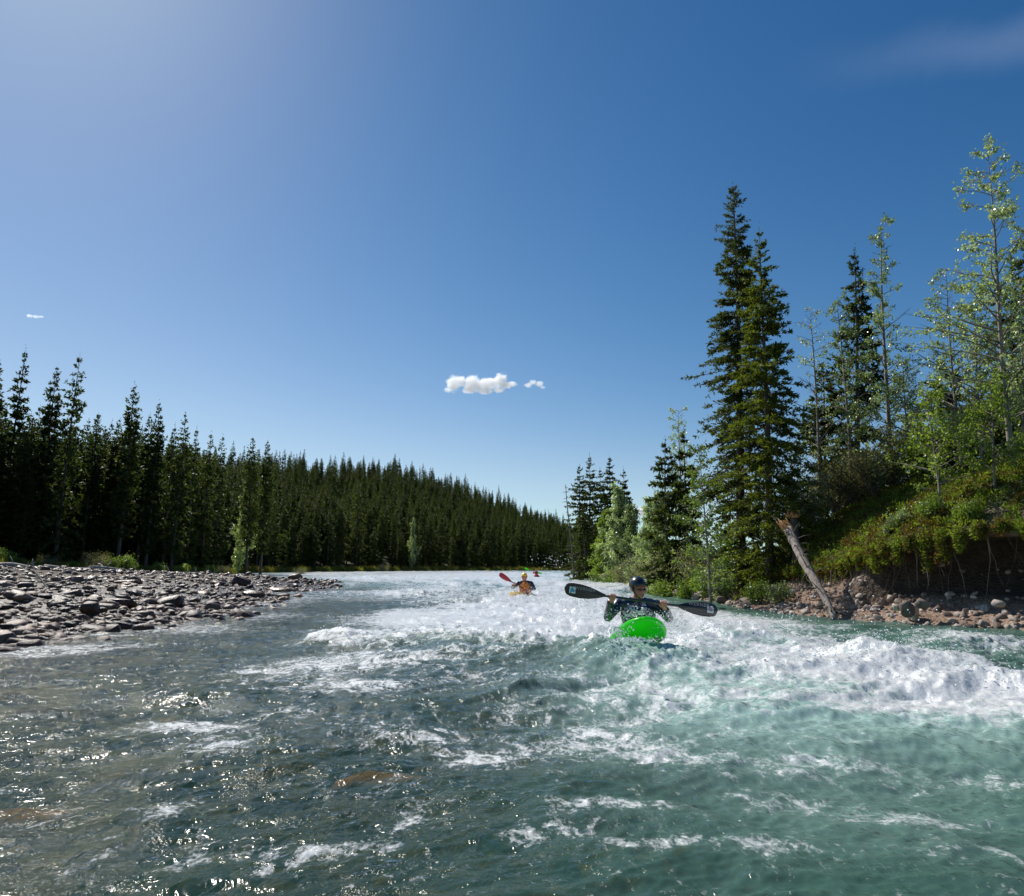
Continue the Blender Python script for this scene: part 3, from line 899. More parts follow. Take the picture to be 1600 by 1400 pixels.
# right bank stones
cx, cy, cs = [], [], []
k_ok = np.nonzero((RBd[:, 1] > 8) & (RBd[:, 1] < 75))[0]
pts = []
for _ in range(7500):
    k = k_ok[int(len(k_ok) * rs.rand() ** 1.25)]; y = RBd[k, 1]
    L, m, b, u, cap = [float(v) for v in rb_par(y)]
    c_ = rs.randint(5, 18); f_ = rs.rand(); g_ = rs.rand(); k = min(k, len(RBd) - 2)
    if u > .3 and c_ > 13 and rs.rand() < .8: continue
    q_ = [(A_[k, c_] * (1 - f_) + A_[k, c_ + 1] * f_) * (1 - g_) + (A_[k + 1, c_] * (1 - f_) + A_[k + 1, c_ + 1] * f_) * g_ for A_ in (Px, Py, Pz)]
    pts.append((q_[0], q_[1], q_[2], np.clip(.045 * math.exp(.65 * rs.randn()), .015, .12) * (1 if c_ < 15 else .7)))
for (px, py, w, dep) in [(1095, 935, 30, 24), (1070, 905, 34, 30), (990, 922, 40, 34), (945, 903, 18, 48), (960, 897, 16, 50), (1015, 925, 26, 30), (1060, 930, 24, 27), (1420, 955, 34, 13.8),
                         (1400, 950, 22, 14.1), (1440, 945, 26, 13.9), (1560, 945, 22, 13.0), (1240, 925, 14, 17.5), (1130, 940, 26, 21), (1170, 945, 30, 19.5)]:
    p = at(px, py, dep); pts.append((p.x, p.y, p.z, w * dep / FPX / 2))
P = np.array(pts); o_ = np.argsort(-P[:, 3] / P[:, 1]); NB = 100
for k in o_[:NB]:
    x, y, z, s = P[k]
    o = link('river_stone', bank_t[rs.randint(10)], None, (x, y, z - s * .15)); o.scale = (s, s * .9, s * (.8 + .4 * rs.rand())); o.rotation_euler = (rs.randn() * .3, rs.randn() * .3, rs.rand() * 6.28)
    tag(o, 'pale tan stone lying at the foot of the eroded right bank', 'stone', 'stones along the foot of the right bank')
q = o_[NB:]; n = len(q)
scatter('bank_foot_cobbles', bank_t[6:], P[q, :3] - np.array([0, 0, .01]), np.stack([rs.randn(n) * .4, rs.randn(n) * .4, rs.rand(n) * 6.28], 1), P[q, 3], rs.randint(0, 4, n))


# ------------------------------------------------------------------ TREES
def rotz(v, a):
    c, s = np.cos(a), np.sin(a); return np.stack([v[..., 0] * c - v[..., 1] * s, v[..., 0] * s + v[..., 1] * c, v[..., 2]], -1)


def blades(base, dirn, length, width, rng):
    """one triangle per entry"""
    n = len(base)
    d = dirn / (np.linalg.norm(dirn, axis=1)[:, None] + 1e-9)
    r = rng.randn(n, 3); w = np.cross(d, r); w /= np.linalg.norm(w, axis=1)[:, None] + 1e-9
    V = np.stack([base + w * width[:, None] * .5, base - w * width[:, None] * .5, base + d * length[:, None]], 1)
    # lozenge: 4 points
    mid = base + d * length[:, None] * .45
    V = np.stack([base, mid + w * width[:, None] * .5, base + d * length[:, None], mid - w * width[:, None] * .5], 1)
    F = np.arange(n * 4).reshape(n, 4)
    return V.reshape(-1, 3), F


def spruce(name, seed, H, R, nlev, per, ntw, nbl, blen, bwid, mat, t0=.06, power=.85, irregular=.35, droop=.35, sticks=True, dens_top=1.0, col_top=None):
    rng = np.random.RandomState(seed)
    lean = rng.randn(2) * .008 * H
    def axis(t): return np.stack([lean[0] * t ** 2 + .02 * H * .25 * np.sin(t * 5 + seed), lean[1] * t ** 2, t * H], -1)
    tr = MB(); tt = np.linspace(0, 1, 14)
    tr.tube(axis(tt), np.interp(tt, [0, .05, 1], [.013 * H + .03, .011 * H + .01, .006]), 7, m=0)
    Bs, Ds, Ls, Ws = [], [], [], []
    sec = 1 + .28 * np.sin(np.arange(24) / 24 * 2 * np.pi * rng.randint(1, 4) + rng.rand() * 6)
    for lv in range(nlev):
        u = (lv + rng.rand() * .7) / nlev
        t = t0 + (1 - t0) * u ** .92
        prof = (1 - u) ** power * (.55 + .45 * min(1, u / .18)) + .03
        if u < .12: prof *= .8
        for b in range(per if u < .85 else max(3, per - 2)):
            az = rng.rand() * 2 * np.pi
            L = R * prof * (1 - irregular + 2 * irregular * rng.rand() ** 1.3) * (1 + .16 * math.sin(az * 2 + t * 9 + seed))
            if rng.rand() < .06: L *= 1.25
            L = max(L, .05 + .1 * (1 - u))
            base = axis(np.array(t)); elev = np.interp(u, [0, .5, .85, 1], [-.32, -.12, .25, 1.0]) + rng.randn() * .1
            nt = max(3, int(ntw * (.35 + .65 * prof)))
            s = np.sort(rng.rand(nt) ** .75); s[-1] = 1
            hx = L * s * math.cos(elev)
            hz = L * (math.sin(elev) * s - droop * s ** 2 * (1 - u) * .9 + .22 * s ** 3 * (1 - u))
            px_ = np.stack([base[0] + hx * math.cos(az), base[1] + hx * math.sin(az), base[2] + hz], -1)
            if sticks:
                ss = np.linspace(0, 1, 4); hx2 = L * ss * math.cos(elev); hz2 = L * (math.sin(elev) * ss - droop * ss ** 2 * (1 - u) * .9 + .22 * ss ** 3 * (1 - u))
                tr.tube(np.stack([base[0] + hx2 * math.cos(az), base[1] + hx2 * math.sin(az), base[2] + hz2], -1), np.linspace(.006 + .008 * L, .003, 4), 3, False)
            fw = np.array([math.cos(az), math.sin(az), 0.0]); lat = np.array([-math.sin(az), math.cos(az), 0.0])
            # twigs
            tl = (.26 * L ** .6) * (1.15 - .75 * s) * (.7 + .6 * rng.rand(nt))
            side = np.where(rng.rand(nt) < .5, -1, 1)
            td = fw[None] * (.65 + .5 * rng.rand(nt))[:, None] + lat[None] * (side * (.25 + .8 * rng.rand(nt)))[:, None]
            td[:, 2] = -.18 - .35 * rng.rand(nt) * (1 - u) + .5 * u
            td /= np.linalg.norm(td, axis=1)[:, None]
            q = rng.rand(nt, nbl)
            bb = px_[:, None] + td[:, None] * (tl[:, None] * q)[..., None]
            dd = td[:, None] * .75 + rng.randn(nt, nbl, 3) * .45; dd[..., 2] -= .10 * (1 - u)
            Bs.append(bb.reshape(-1, 3)); Ds.append(dd.reshape(-1, 3))
            tf = float(np.interp(u, [.7, 1], [1, .42])); Ls.append((tf * blen * (.6 + .8 * rng.rand(nt * nbl)))); Ws.append(tf * bwid * (.6 + .8 * rng.rand(nt * nbl)))
    # leader
    n = nbl * 7; zz = 1 + .035 - .10 * rng.rand(n) ** .6
    Bs.append(axis(zz)); d = rng.randn(n, 3) * .5; d[:, 2] += .7; Ds.append(d); Ls.append(np.full(n, blen * .45)); Ws.append(np.full(n, bwid * .4))
    V, F = blades(np.concatenate(Bs), np.concatenate(Ds), np.concatenate(Ls), np.concatenate(Ws), rng)
    crown = mesh_np(name + '_crown', V, F, [mat])
    trunk = tr.mesh(name + '_trunk', [M_bark], True)
    return trunk, crown


def put_tree(name, meshes, loc, scale=(1, 1, 1), rz=0.0, label=None, cat='tree', group=None, tilt=(0, 0)):
    o = empty(name, loc, rz, label, cat, group); o.rotation_euler = (tilt[0], tilt[1], rz); o.scale = scale
    for nm, me in meshes: link(nm, me, o)
    return o


# forest variants
near_v = [spruce('forest_spruce', 500 + k, 16, [1.35, 1.7, 1.1, 1.5, 1.25, 1.9, 1.4, 1.0][k], [46, 42, 50, 44, 52, 40, 48, 50][k], 6, 7, 4, .34, .15, M_needle, t0=[.05, .1, .18, .03, .1, .04, .22, .12][k], power=[.62, .75, .5, .8, .55, .8, .6, .5][k], sticks=False, irregular=.4) for k in range(8)]
far_v = [spruce('far_spruce', 540 + k, 15, [1.5, 1.9, 1.3, 1.7][k], 26, 5, 4, 2, .65, .34, M_needle_far, t0=.04, power=.7, sticks=False, irregular=.4)[1] for k in range(4)]

rs = np.random.RandomState(11)
# the tall trees of the left skyline: (px, top py, depth)
SKY = [(0, 566, 62, 'tall spruce cut by the left edge of the picture, at the forest front'), (38, 548, 60, 'tallest thin spruce of the left bank, second from the left edge'),
       (62, 634, 63, 'short dark spruce between the two tallest pairs at left'), (92, 576, 61, 'tall spruce with a broad open top, left one of the pair'), (123, 556, 60, 'very tall pointed spruce, right one of the pair at left'),
       (153, 645, 64, 'thin-topped spruce just right of the tall pair'), (186, 655, 66, 'slender short-topped spruce before the twin-topped tree'), (211, 604, 64, 'tall spruce with a blunt twin top standing alone on the skyline'),
       (236, 650, 68, 'thin spruce right behind the twin-topped one'), (252, 630, 66, 'tall narrow spruce with one long side branch near its top'), (273, 666, 70, 'slender spruce in the dip right of the one with a side branch'),
       (289, 647, 68, 'narrow pointed spruce rising above its neighbours, middle left'), (308, 670, 74, 'pointed spruce just right of the narrow one'), (330, 678, 78, 'bushy-topped spruce on the falling skyline'),
       (348, 682, 82, 'dark spruce at the start of the even skyline'), (398, 684, 92, 'spike-topped spruce rising over the even skyline'), (420, 690, 97, 'twin-headed spruce over the even skyline')]
tn = 0
front = []
for (px, py, dep, lab) in SKY:
    p = at(px, py, dep); gz = float(left_z(np.array([p.x]), np.array([dep]))[0][0])
    H = p.z - gz; v = rs.randint(8)
    w = .9 if H < 17 else 1.0
    put_tree('spruce_tree', [('trunk', near_v[v][0]), ('crown', near_v[v][1])], (p.x, dep, gz - .1), (w, w, H / 16), rs.rand() * 6.28, lab, 'tree', 'spruces of the forest on the far left bank')
    front.append((p.x, dep)); tn += 1
# forest sample positions
cand = []
N = 60000
a = -.98 + 1.2 * rs.rand(N); r = np.sqrt(45 ** 2 + (620 ** 2 - 45 ** 2) * rs.rand(N)) if False else 45 + 575 * rs.rand(N) ** 1.25
x = a * r; y = r
z, d = left_z(x, y)
ok = (d > fedge(y)) & (r < hill_R(a) + 6)
x, y, z, d, a = x[ok], y[ok], z[ok], d[ok], a[ok]
# thin by grid spacing that grows with distance
sp = np.interp(y, [45, 80, 150, 300, 600], [1.7, 1.9, 2.5, 3.7, 5.4])
taken = {}
sel = []
for k in range(len(x)):
    c = sp[k]; q = (int(c * 10), int(x[k] // c), int(y[k] // c))
    lev = int(np.log2(c) * 3); q = (lev, int(x[k] // c), int(y[k] // c))
    if q in taken: continue
    taken[q] = 1; sel.append(k)
sel = np.array(sel)
x, y, z, d, a = x[sel], y[sel], z[sel], d[sel], a[sel]
behind = d - fedge(y)
# heights: keep below the skyline of the photograph in the near part
T_sky = np.interp(a, [-1.3, -.75, -.6, -.5, -.4, -.3, .1], [.25, .25, .23, .205, .20, .2, .2])
H = 8 + 8 * rs.rand(len(x)) ** .8 + 4 * (rs.rand(len(x)) < .08)
Hmax = (CAMZ + T_sky * y - z)
H = np.where(y < 130, np.clip(H, 6, np.maximum(Hmax * (.86 + .16 * rs.rand(len(x))), 6)), H)
edge = behind < 2.0
H = np.where(edge & (rs.rand(len(x)) < .35), H * .55, H)
# apparent visibility: front trees count as things
vis = H / y * np.where(behind < 14, 1, .35) * np.where(np.abs(a + .32) < .52, 1, .2)
order = np.argsort(-vis)
near = order[:262]; rest = order[262:]
for k in near:
    v = rs.randint(8); w = .68 + .38 * rs.rand()
    put_tree('spruce_tree', [('trunk', near_v[v][0]), ('crown', near_v[v][1])], (x[k], y[k], z[k] - .1), (w, w, H[k] / 16), rs.rand() * 6.28,
             'slender dark green spruce in the dense front rows of the forest on the left bank', 'tree', 'spruces of the forest on the far left bank')
TS = ['spruce cut by the left edge', 'tallest thin spruce at left', 'short dark spruce', 'spruce with the broad open top', 'very tall pointed spruce', 'thin-topped spruce', 'slender short-topped spruce', 'blunt twin-topped spruce', 'thin spruce behind the twin-topped one', 'spruce with one long side branch',
      'slender spruce in the dip', 'narrow pointed spruce', 'pointed spruce mid left', 'bushy-topped spruce', 'spruce starting the even skyline', 'spike-topped spruce', 'twin-headed spruce']
allt = [o for o in COL.objects if o.name.startswith('spruce_tree')]
notes = [o for o in allt if not o['label'].startswith('slender dark green spruce in the dense')]; used = {}
for o in allt:
    if o in notes: continue
    az = o.location.x / o.location.y; dd_ = [abs(az - q.location.x / q.location.y) * 70 + .25 * abs(o.location.y - q.location.y) for q in notes]; j = int(np.argmin(dd_))
    if dd_[j] > 5: continue
    key = ('just right of' if az > notes[j].location.x / notes[j].location.y else 'just left of', j)
    if key not in used or used[key][0] > dd_[j]: used[key] = (dd_[j], o)
for (w_, j), (_, o) in used.items(): o['label'] = 'dark green spruce standing ' + w_ + ' the ' + TS[j]
n = len(rest); print('forest stuff trees', n)
isn = y[rest] < 140
idx = np.where(isn, 4 + rs.randint(0, 4, n), rs.randint(0, 4, n))
w = .7 + .7 * rs.rand(n)
sc = np.stack([w, w, np.where(isn, H[rest] / 16, H[rest] / 15)], 1)
scatter('distant_forest', far_v + [near_v[k][1] for k in (0, 1, 3, 4)], np.stack([x[rest], y[rest], z[rest] - .2], 1), np.stack([0 * w, 0 * w, rs.rand(n) * 6.28], 1), sc, idx)


# ---- broadleaf tree
def broadleaf(name, seed, H, R, leafn, leaf, mat, bark, t0=.25, nbr=34, up=.8, rtrunk=.012, lean=(0, 0), bare=0.0, bushy=False, stems=1, sway=.05, droopleaf=.4, asp=.75):
    rng = np.random.RandomState(seed)
    tr = MB(); LP = []; LD = []
    for st in range(stems):
        ph = rng.rand(4) * 6.28; spread = 0 if stems == 1 else 1
        az0 = rng.rand() * 6.28; sl = spread * (.15 + .55 * rng.rand()); hh = H * (1 if stems == 1 else .6 + .4 * rng.rand())
        def axis(t):
            t = np.asarray(t, float)
            return np.stack([lean[0] * t ** 1.5 * hh + sway * hh * .3 * np.sin(3 * t + ph[0]) * t + sl * hh * math.cos(az0) * t * (1 - .3 * t),
                             lean[1] * t ** 1.5 * hh + sway * hh * .3 * np.sin(3.3 * t + ph[1]) * t + sl * hh * math.sin(az0) * t * (1 - .3 * t), t * hh * (1 if stems == 1 else .95)], -1)
        tt = np.linspace(0, 1, 12)
        tr.tube(axis(tt), np.interp(tt, [0, 1], [rtrunk * hh + .006, .004]), 6 if stems == 1 else 4)
        nb = max(3, nbr // stems)
        for b in range(nb):
            u = (b + rng.rand()) / nb; t = t0 + (1 - t0) * u
            az = rng.rand() * 6.28; L = R * (.35 + .65 * math.sin(min(1, u * 1.25 + .18) * math.pi * .9)) * (.5 + .9 * rng.rand()) * (1 - .55 * u)
            if stems > 1: L *= .7
            el = up * (.6 + .6 * rng.rand())
            s = np.linspace(0, 1, 5); b0 = axis(t)
            P = np.stack([b0[0] + L * s * math.cos(el) * math.cos(az), b0[1] + L * s * math.cos(el) * math.sin(az), b0[2] + L * (s * math.sin(el) - .12 * s ** 2)], -1)
            P += rng.randn(5, 3) * .03 * L * s[:, None]
            tr.tube(P, np.linspace(.004 + .012 * L, .003, 5), 4, False)
            isbare = rng.rand() < bare
            nsub = 5 if L > .4 else 3
            for q in range(nsub):
                s0 = .25 + .75 * rng.rand(); bp = P[0] + (P[-1] - P[0]) * s0; l2 = L * .4 * (1.2 - s0) * (.6 + .8 * rng.rand()) + .06
                dv = (P[-1] - P[0]) / (L + 1e-6) + rng.randn(3) * .7; dv /= np.linalg.norm(dv)
                tr.tube(np.stack([bp, bp + dv * l2]), [.004, .002], 3, False)
                if not isbare:
                    nl = max(2, int(leafn * (.5 + rng.rand()) * (l2 / .3) ** .5)); qs = rng.rand(nl)
                    LP.append(bp + dv * l2 * (qs[:, None] * 1.1) + rng.randn(nl, 3) * .035 * (1 + 2 * bushy))
                    dd = rng.randn(nl, 3) * .8; dd[:, 2] -= droopleaf; LD.append(dd)
    LP = np.concatenate(LP); LD = np.concatenate(LD)
    V, F = blades(LP, LD, leaf * (.6 + .8 * rng.rand(len(LP))), leaf * asp * (.6 + .7 * rng.rand(len(LP))), rng)
    return tr.mesh(name + '_wood', [bark], True), mesh_np(name + '_leaves', V, F, [mat])


def place_right(px, dep):
    a, _ = ray(px, 700); x = a * dep
    z, s = right_top(np.array([x]), np.array([float(dep)]))
    return x, float(z[0])


def right_spruce(px, toppy, dep, R, seed, label, mat=None, hero=True, basepx=None, **kw):
    x, z = place_right(basepx or px, dep)
    p = at(px, toppy, dep); H = p.z - z + .3
    if hero: tr, cr = spruce('spruce', seed, H, R, int(H * 4.3), 7, 20, 9, .125, .042, mat or M_needle_hero, irregular=.34, droop=.5, **kw)
    else: tr, cr = spruce('spruce', seed, H, R, int(H * 3.2), 6, 11, 6, .22, .085, mat or M_needle, irregular=.38, **kw)
    o = put_tree('spruce_tree', [('trunk', tr), ('crown', cr)], (x, dep, z - .3), (1, 1, 1), 0, label, 'tree')
    o.rotation_euler = (0, math.atan((p.x - x) / H), 0)
    return o


right_spruce(1137, 292, 23.0, 1.5, 11, 'tallest dark spruce on the right bank, left one of the touching pair', M_needle, True, basepx=1150, power=.62, t0=.05)
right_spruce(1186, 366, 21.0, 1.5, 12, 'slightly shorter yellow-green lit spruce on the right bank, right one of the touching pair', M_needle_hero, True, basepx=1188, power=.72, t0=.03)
right_spruce(1036, 688, 28, 1.05, 14, 'small bluish spruce left of the tall pair', M_needle, False, t0=.03)
right_spruce(1068, 676, 27, .9, 15, 'narrow spruce half hidden behind the left side of the tall pair', M_needle, False, t0=.03)
right_spruce(1283, 566, 24, 1.35, 16, 'dark squat spruce between the tall pair and the poplars', M_needle, False, t0=.03)
right_spruce(1331, 396, 26, 1.45, 17, 'tall dark narrow spruce standing behind the poplars', M_needle, False, t0=.05)
right_spruce(1478, 555, 23, 1.5, 18, 'dark bushy conifer behind the poplars on the upper right slope', M_needle, False, t0=.02)
right_spruce(1602, 372, 21, 1.7, 19, 'dark spruce cut by the right edge of the picture', M_needle, False, t0=.03)
# far group at the bend
for (px, tp, dep, R, sd, lab) in [(905, 728, 60, 1.5, 21, 'leftmost broad spruce of the distant group at the river bend'), (920, 714, 61, 1.5, 22, 'tallest spruce of the distant group at the river bend'),
                                  (936, 734, 58, 1.2, 23, 'third spruce from the left in the distant group at the bend'), (950, 714, 57, 1.2, 24, 'fourth spruce from the left, nearly as tall, in the distant group at the bend'), (975, 736, 50, .9, 25, 'lone thin spruce right of the distant group at the bend'),
                                  (912, 790, 56, 1.2, 26, 'low spruce in front of the distant group at the bend')]:
    right_spruce(px, tp, dep, R, sd, lab, M_needle, False, t0=.04, power=.7)

POP = [  # px base, px top, top py, depth, R, leafn, seed, label, bare
    (1388, 1384, 352, 22.0, 1.0, 15, 31, 'tall thin poplar with pale fluttering leaves, right behind the mid slope', .08),
    (1580, 1533, 243, 15.5, 1.35, 13, 32, 'tallest poplar leaning left at the top of the right slope', .05),
    (1325, 1312, 470, 22.0, .95, 12, 33, 'thin poplar in front of the tall narrow spruce', .15),
    (1275, 1268, 480, 23.0, .9, 5, 34, 'sparse poplar with half bare branches left of the narrow spruce', .45),
    (1500, 1478, 430, 19.0, 1.1, 9, 35, 'half bare poplar left of the tallest poplar', .3),
    (1532, 1520, 450, 18.0, 1.1, 11, 36, 'leafy poplar close behind the tallest poplar', .05),
    (1602, 1590, 440, 17.0, 1.1, 11, 37, 'poplar at the right edge beside the dark spruce', .1),
    (1460, 1452, 600, 15.3, .7, 9, 38, 'bright young poplar standing on the open mossy slope', .05),
    (1420, 1412, 560, 21.0, .9, 10, 39, 'leafy poplar between the two tall poplars', .05),
    (1065, 1062, 640, 29.0, .9, 10, 40, 'pale leafy poplar behind the bluish spruce', .1),
    (1098, 1096, 700, 19.6, .75, 9, 41, 'light green sapling in front of the tall pair of spruces', .0),
    (1250, 1246, 700, 21.0, .7, 9, 42, 'young poplar beside the torn stump', .0),
    (1545, 1550, 590, 14.8, .8, 11, 43, 'leafy young poplar at the base of the tallest poplar', .0),
]
for (pb, pt, tp, dep, R, ln, sd, lab, bare) in POP:
    x, z = place_right(pb, dep); p = at(pt, tp, dep); H = p.z - z + .2
    w, l = broadleaf('poplar', sd, H, R * 1.55, int(ln * 1.6), .066, M_poplar if sd not in (38, 41, 43) else M_bright, M_pbark, t0=.16 if H > 4 else .2, nbr=int(36 + H * 4.6), up=.62, rtrunk=.0085, lean=((p.x - x) / H, 0), bare=bare)
    put_tree('poplar_tree', [('trunk', w), ('crown', l)], (x, dep, z - .2), label=lab, cat='tree')

# pale broadleaf trees at the bend and in the left forest
bl_far = [broadleaf('far_poplar', 60 + k, 6.5, 1.9, 26, .17, M_poplar if k != 1 else M_bright, M_pbark, t0=.06, nbr=52, up=.9, bushy=True) for k in range(3)]
for (px, tp, dep, k, lab) in [(963, 765, 50, 0, 'pale green poplar right of the distant spruce group at the bend'), (985, 790, 46, 2, 'pale poplar behind the bright shrubs at the bend'), (1008, 785, 40, 0, 'small poplar beside the low white cloud at the bend'),
                              (942, 800, 52, 1, 'bright green shrubby tree under the distant spruces at the bend'), (1030, 770, 36, 2, 'leafy poplar left of the bluish spruce')]:
    x, z = place_right(px, dep); p = at(px, tp, dep); s = (p.z - z) / 6.5
    put_tree('poplar_tree', [('trunk', bl_far[k][0]), ('crown', bl_far[k][1])], (x, dep, z - .1), (s, s, s), px, lab)
for (px, tp, dep, lab) in [(645, 815, 165, 'pale green broadleaf tree among the dark spruces, left one of two in the middle'), (713, 830, 190, 'bright green broadleaf tree among the dark spruces, right one of two in the middle'), (381, 772, 98, 'pale green broadleaf tree inside the left forest')]:
    p = at(px, tp, dep); gz = float(left_z(np.array([p.x]), np.array([float(dep)]))[0][0]); s = max((p.z - gz) / 6.5, .5)
    put_tree('broadleaf_tree', [('trunk', bl_far[0 if px != 713 else 1][0]), ('crown', bl_far[0 if px != 713 else 1][1])], (p.x, dep, gz), (s * .6, s * .6, s), px, lab)

# dead snag leaning at the bend
sn = MB(); rng = np.random.RandomState(5)
x, z = place_right(893, 58); top = at(886, 755, 58)
ax = np.linspace([0, 0, 0], [top.x - x, 0, top.z - z], 10); ax[:, 0] += .12 * np.sin(np.linspace(0, 5, 10)); sn.tube(ax, np.linspace(.12, .02, 10), 6)
st = link('trunk', sn.mesh('snag_trunk', [M_twig], True)); br = MB()
for k in range(46):
    u = .15 + .85 * rng.rand(); b0 = ax[0] + (ax[-1] - ax[0]) * u; az = rng.rand() * 6.28; L = .9 * (1 - .7 * u) * (.4 + rng.rand())
    br.tube(np.array([b0, b0 + [L * .6 * math.cos(az), L * .6 * math.sin(az), .0], b0 + [L * math.cos(az), L * math.sin(az), -.15 * L]]), [.03, .02, .008], 4, False)
e = empty('dead_tree', (x, 58, z - .1), label='thin grey dead snag leaning at the left of the distant spruce group', cat='dead tree'); st.parent = e
link('branch', br.mesh('snag_branches', [M_twig]), e)

# ---- shrubs
sh_w = [broadleaf('willow', 80 + k, 1.5, 1.0, 16, .055, M_willow, M_twig, t0=.2, nbr=80, up=.9, stems=12, bushy=True, asp=.35) for k in range(4)]
sh_b = [broadleaf('bright_shrub', 90 + k, 1.2, .8, 14, .075, M_bright, M_twig, t0=.15, nbr=60, up=.8, stems=9, bushy=True, asp=.7) for k in range(3)]
sh_p = [broadleaf('leafy_shrub', 95 + k, 1.3, .8, 12, .085, M_poplar, M_twig, t0=.15, nbr=56, up=.8, stems=8, bushy=True, asp=.8) for k in range(3)]
rs = np.random.RandomState(19)
SHR = []
for (px, dep, s, k, where) in [
    (935, 50.0, 1.3, 'b', 'at the water end of the distant shrubs'), (955, 44.0, 1.5, 'b', 'bright, in front of the pale poplars at the bend'), (975, 42.0, 1.4, 'w', 'right of the bright bush at the bend'), (990, 38.0, 1.5, 'p', 'behind the helmet of the near kayaker'),
    (1000, 34.0, 1.3, 'w', 'just left above the near kayaker'), (1020, 33.0, 1.5, 'w', 'directly above the near kayaker'), (1045, 30.0, 1.5, 'w', 'above the right hand of the near kayaker'), (1065, 28.0, 1.3, 'w', 'left below the tall spruce pair'), (1085, 25.5, 1.2, 'w', 'left of the spruce pair foot'),
    (1030, 26.5, .8, 'b', 'low and yellow-green over the bank stones'), (1062, 24.5, .7, 'b', 'low over the pale slab stone'), (1010, 29.0, .8, 'p', 'low at the stones behind the near kayaker'), (1098, 23.0, .9, 'b', 'under the sapling'),
    (1120, 22.0, .9, 'p', 'close left of the spruce pair foot'), (1220, 23.6, .8, 'p', 'right of the spruce pair'), (1240, 22.0, 1.2, 'w', 'above the torn stump'), (1270, 23.1, 1.2, 'w', 'grey, on the slope right of the stump'), (1300, 22.1, 1.2, 'w', 'grey, under the narrow spruce'),
    (1330, 21.8, 1.2, 'w', 'grey, at the foot of the thin poplar'), (1358, 21.4, 1.3, 'w', 'grey, left of the tall thin poplar foot'), (1390, 21.2, 1.2, 'p', 'leafy, at the tall thin poplar foot'), (1420, 21.0, 1.3, 'w', 'grey, right of the tall thin poplar foot'),
    (1445, 20.2, 1.2, 'b', 'bright, behind the young poplar'), (1480, 19.9, 1.3, 'p', 'leafy, right of the young poplar'), (1510, 19.4, 1.2, 'w', 'grey, below the half bare poplar'), (1540, 19.2, 1.3, 'b', 'bright, left of the tallest poplar foot'),
    (1570, 18.8, 1.3, 'w', 'grey, behind the tallest poplar foot'), (1598, 18.2, 1.2, 'p', 'leafy, at the right edge of the slope'), (1350, 23.6, 1.8, 'p', 'tall, behind the grey ones'), (1455, 22.6, 1.9, 'p', 'tall, left of the half bare poplar'), (1570, 21.1, 1.8, 'b', 'tall, on the crest behind the tallest poplar'),
    (1395, 15.9, .4, 'p', 'pale-leaved, on the lip of the undercut bank'), (1375, 16.1, .3, 'p', 'small, left on the lip of the undercut bank'), (1440, 15.3, .55, 'b', 'small bright, hanging over the undercut'), (1500, 14.3, .5, 'b', 'small bright, right over the undercut'),
    (1170, 19.4, .6, 'b', 'low at the bank lip below the spruces'), (1205, 18.7, .5, 'p', 'low, left of the fallen log top'), (1310, 24.1, 1.3, 'p', 'leafy, behind the fallen log'),
    (1080, 27.0, 1.7, 'p', 'leafy under the left side of the tall pair'), (1110, 26.0, 1.6, 'p', 'tall, among the spruce feet'), (1040, 37.0, 1.8, 'p', 'tall leafy, left of the bluish spruce'), (1015, 38.0, 1.7, 'p', 'tall leafy, right of the low cloud'),
]:
    v = {'w': sh_w, 'b': sh_b, 'p': sh_p}[k]; nm = {'w': 'willow_shrub', 'b': 'leafy_shrub', 'p': 'leafy_shrub'}[k]
    c = {'w': 'grey-green willow shrub', 'b': 'yellow-green shrub', 'p': 'green leafy shrub'}[k]
    x, z = place_right(px, dep); me = v[rs.randint(len(v))]
    put_tree(nm, [('stem', me[0]), ('foliage', me[1])], (x, dep, z - .05), (s * 1.15, s * 1.15, s), rs.rand() * 6.28, c + ', ' + where, 'shrub', 'shrubs along the right bank')
# left bank shrubs
for (px, dep, s, k, where) in [(4, 50, 1.5, 'b', 'at the left edge'), (78, 52, 1.1, 'w', 'low, below the left pair of tall trees'), (30, 51, .9, 'b', 'small, second from the left edge'), (112, 53, .9, 'b', 'thin, third from the left'), (150, 53, 1.4, 'w', 'left of the big bright one'), (172, 54, 1.4, 'b', 'right beside the greyish one'),
                               (195, 54, 1.7, 'b', 'biggest and brightest of the left bank'), (250, 56, 1.1, 'b', 'lone, right of the biggest one'), (285, 60, 1.1, 'b', 'right of the lone one'), (330, 66, 1.1, 'b', 'pair, left one'), (350, 68, 1.0, 'w', 'pair, right one'),
                               (470, 100, 1.5, 'w', 'far along the forest edge'), (600, 150, 2.0, 'w', 'greyish, further along the forest edge'), (680, 178, 2.0, 'b', 'near the second broadleaf tree'), (755, 205, 2.6, 'b', 'bright, on the far bank behind the far kayaker'), (850, 232, 2.4, 'b', 'farthest, at the bend')]:
    v = {'w': sh_w, 'b': sh_b}[k]
    a_, _ = ray(px, 880); xx = a_ * dep; zz = float(left_z(np.array([xx]), np.array([float(dep)]))[0][0])
    me = v[rs.randint(len(v))]
    put_tree('leafy_shrub' if k == 'b' else 'willow_shrub', [('stem', me[0]), ('foliage', me[1])], (xx, dep, zz - .05), (s * .95, s * .95, s * .75), rs.rand() * 6.28,
             ('yellow-green' if k == 'b' else 'grey-green') + ' shrub below the left forest, ' + where, 'shrub', 'shrubs at the edge of the left forest')

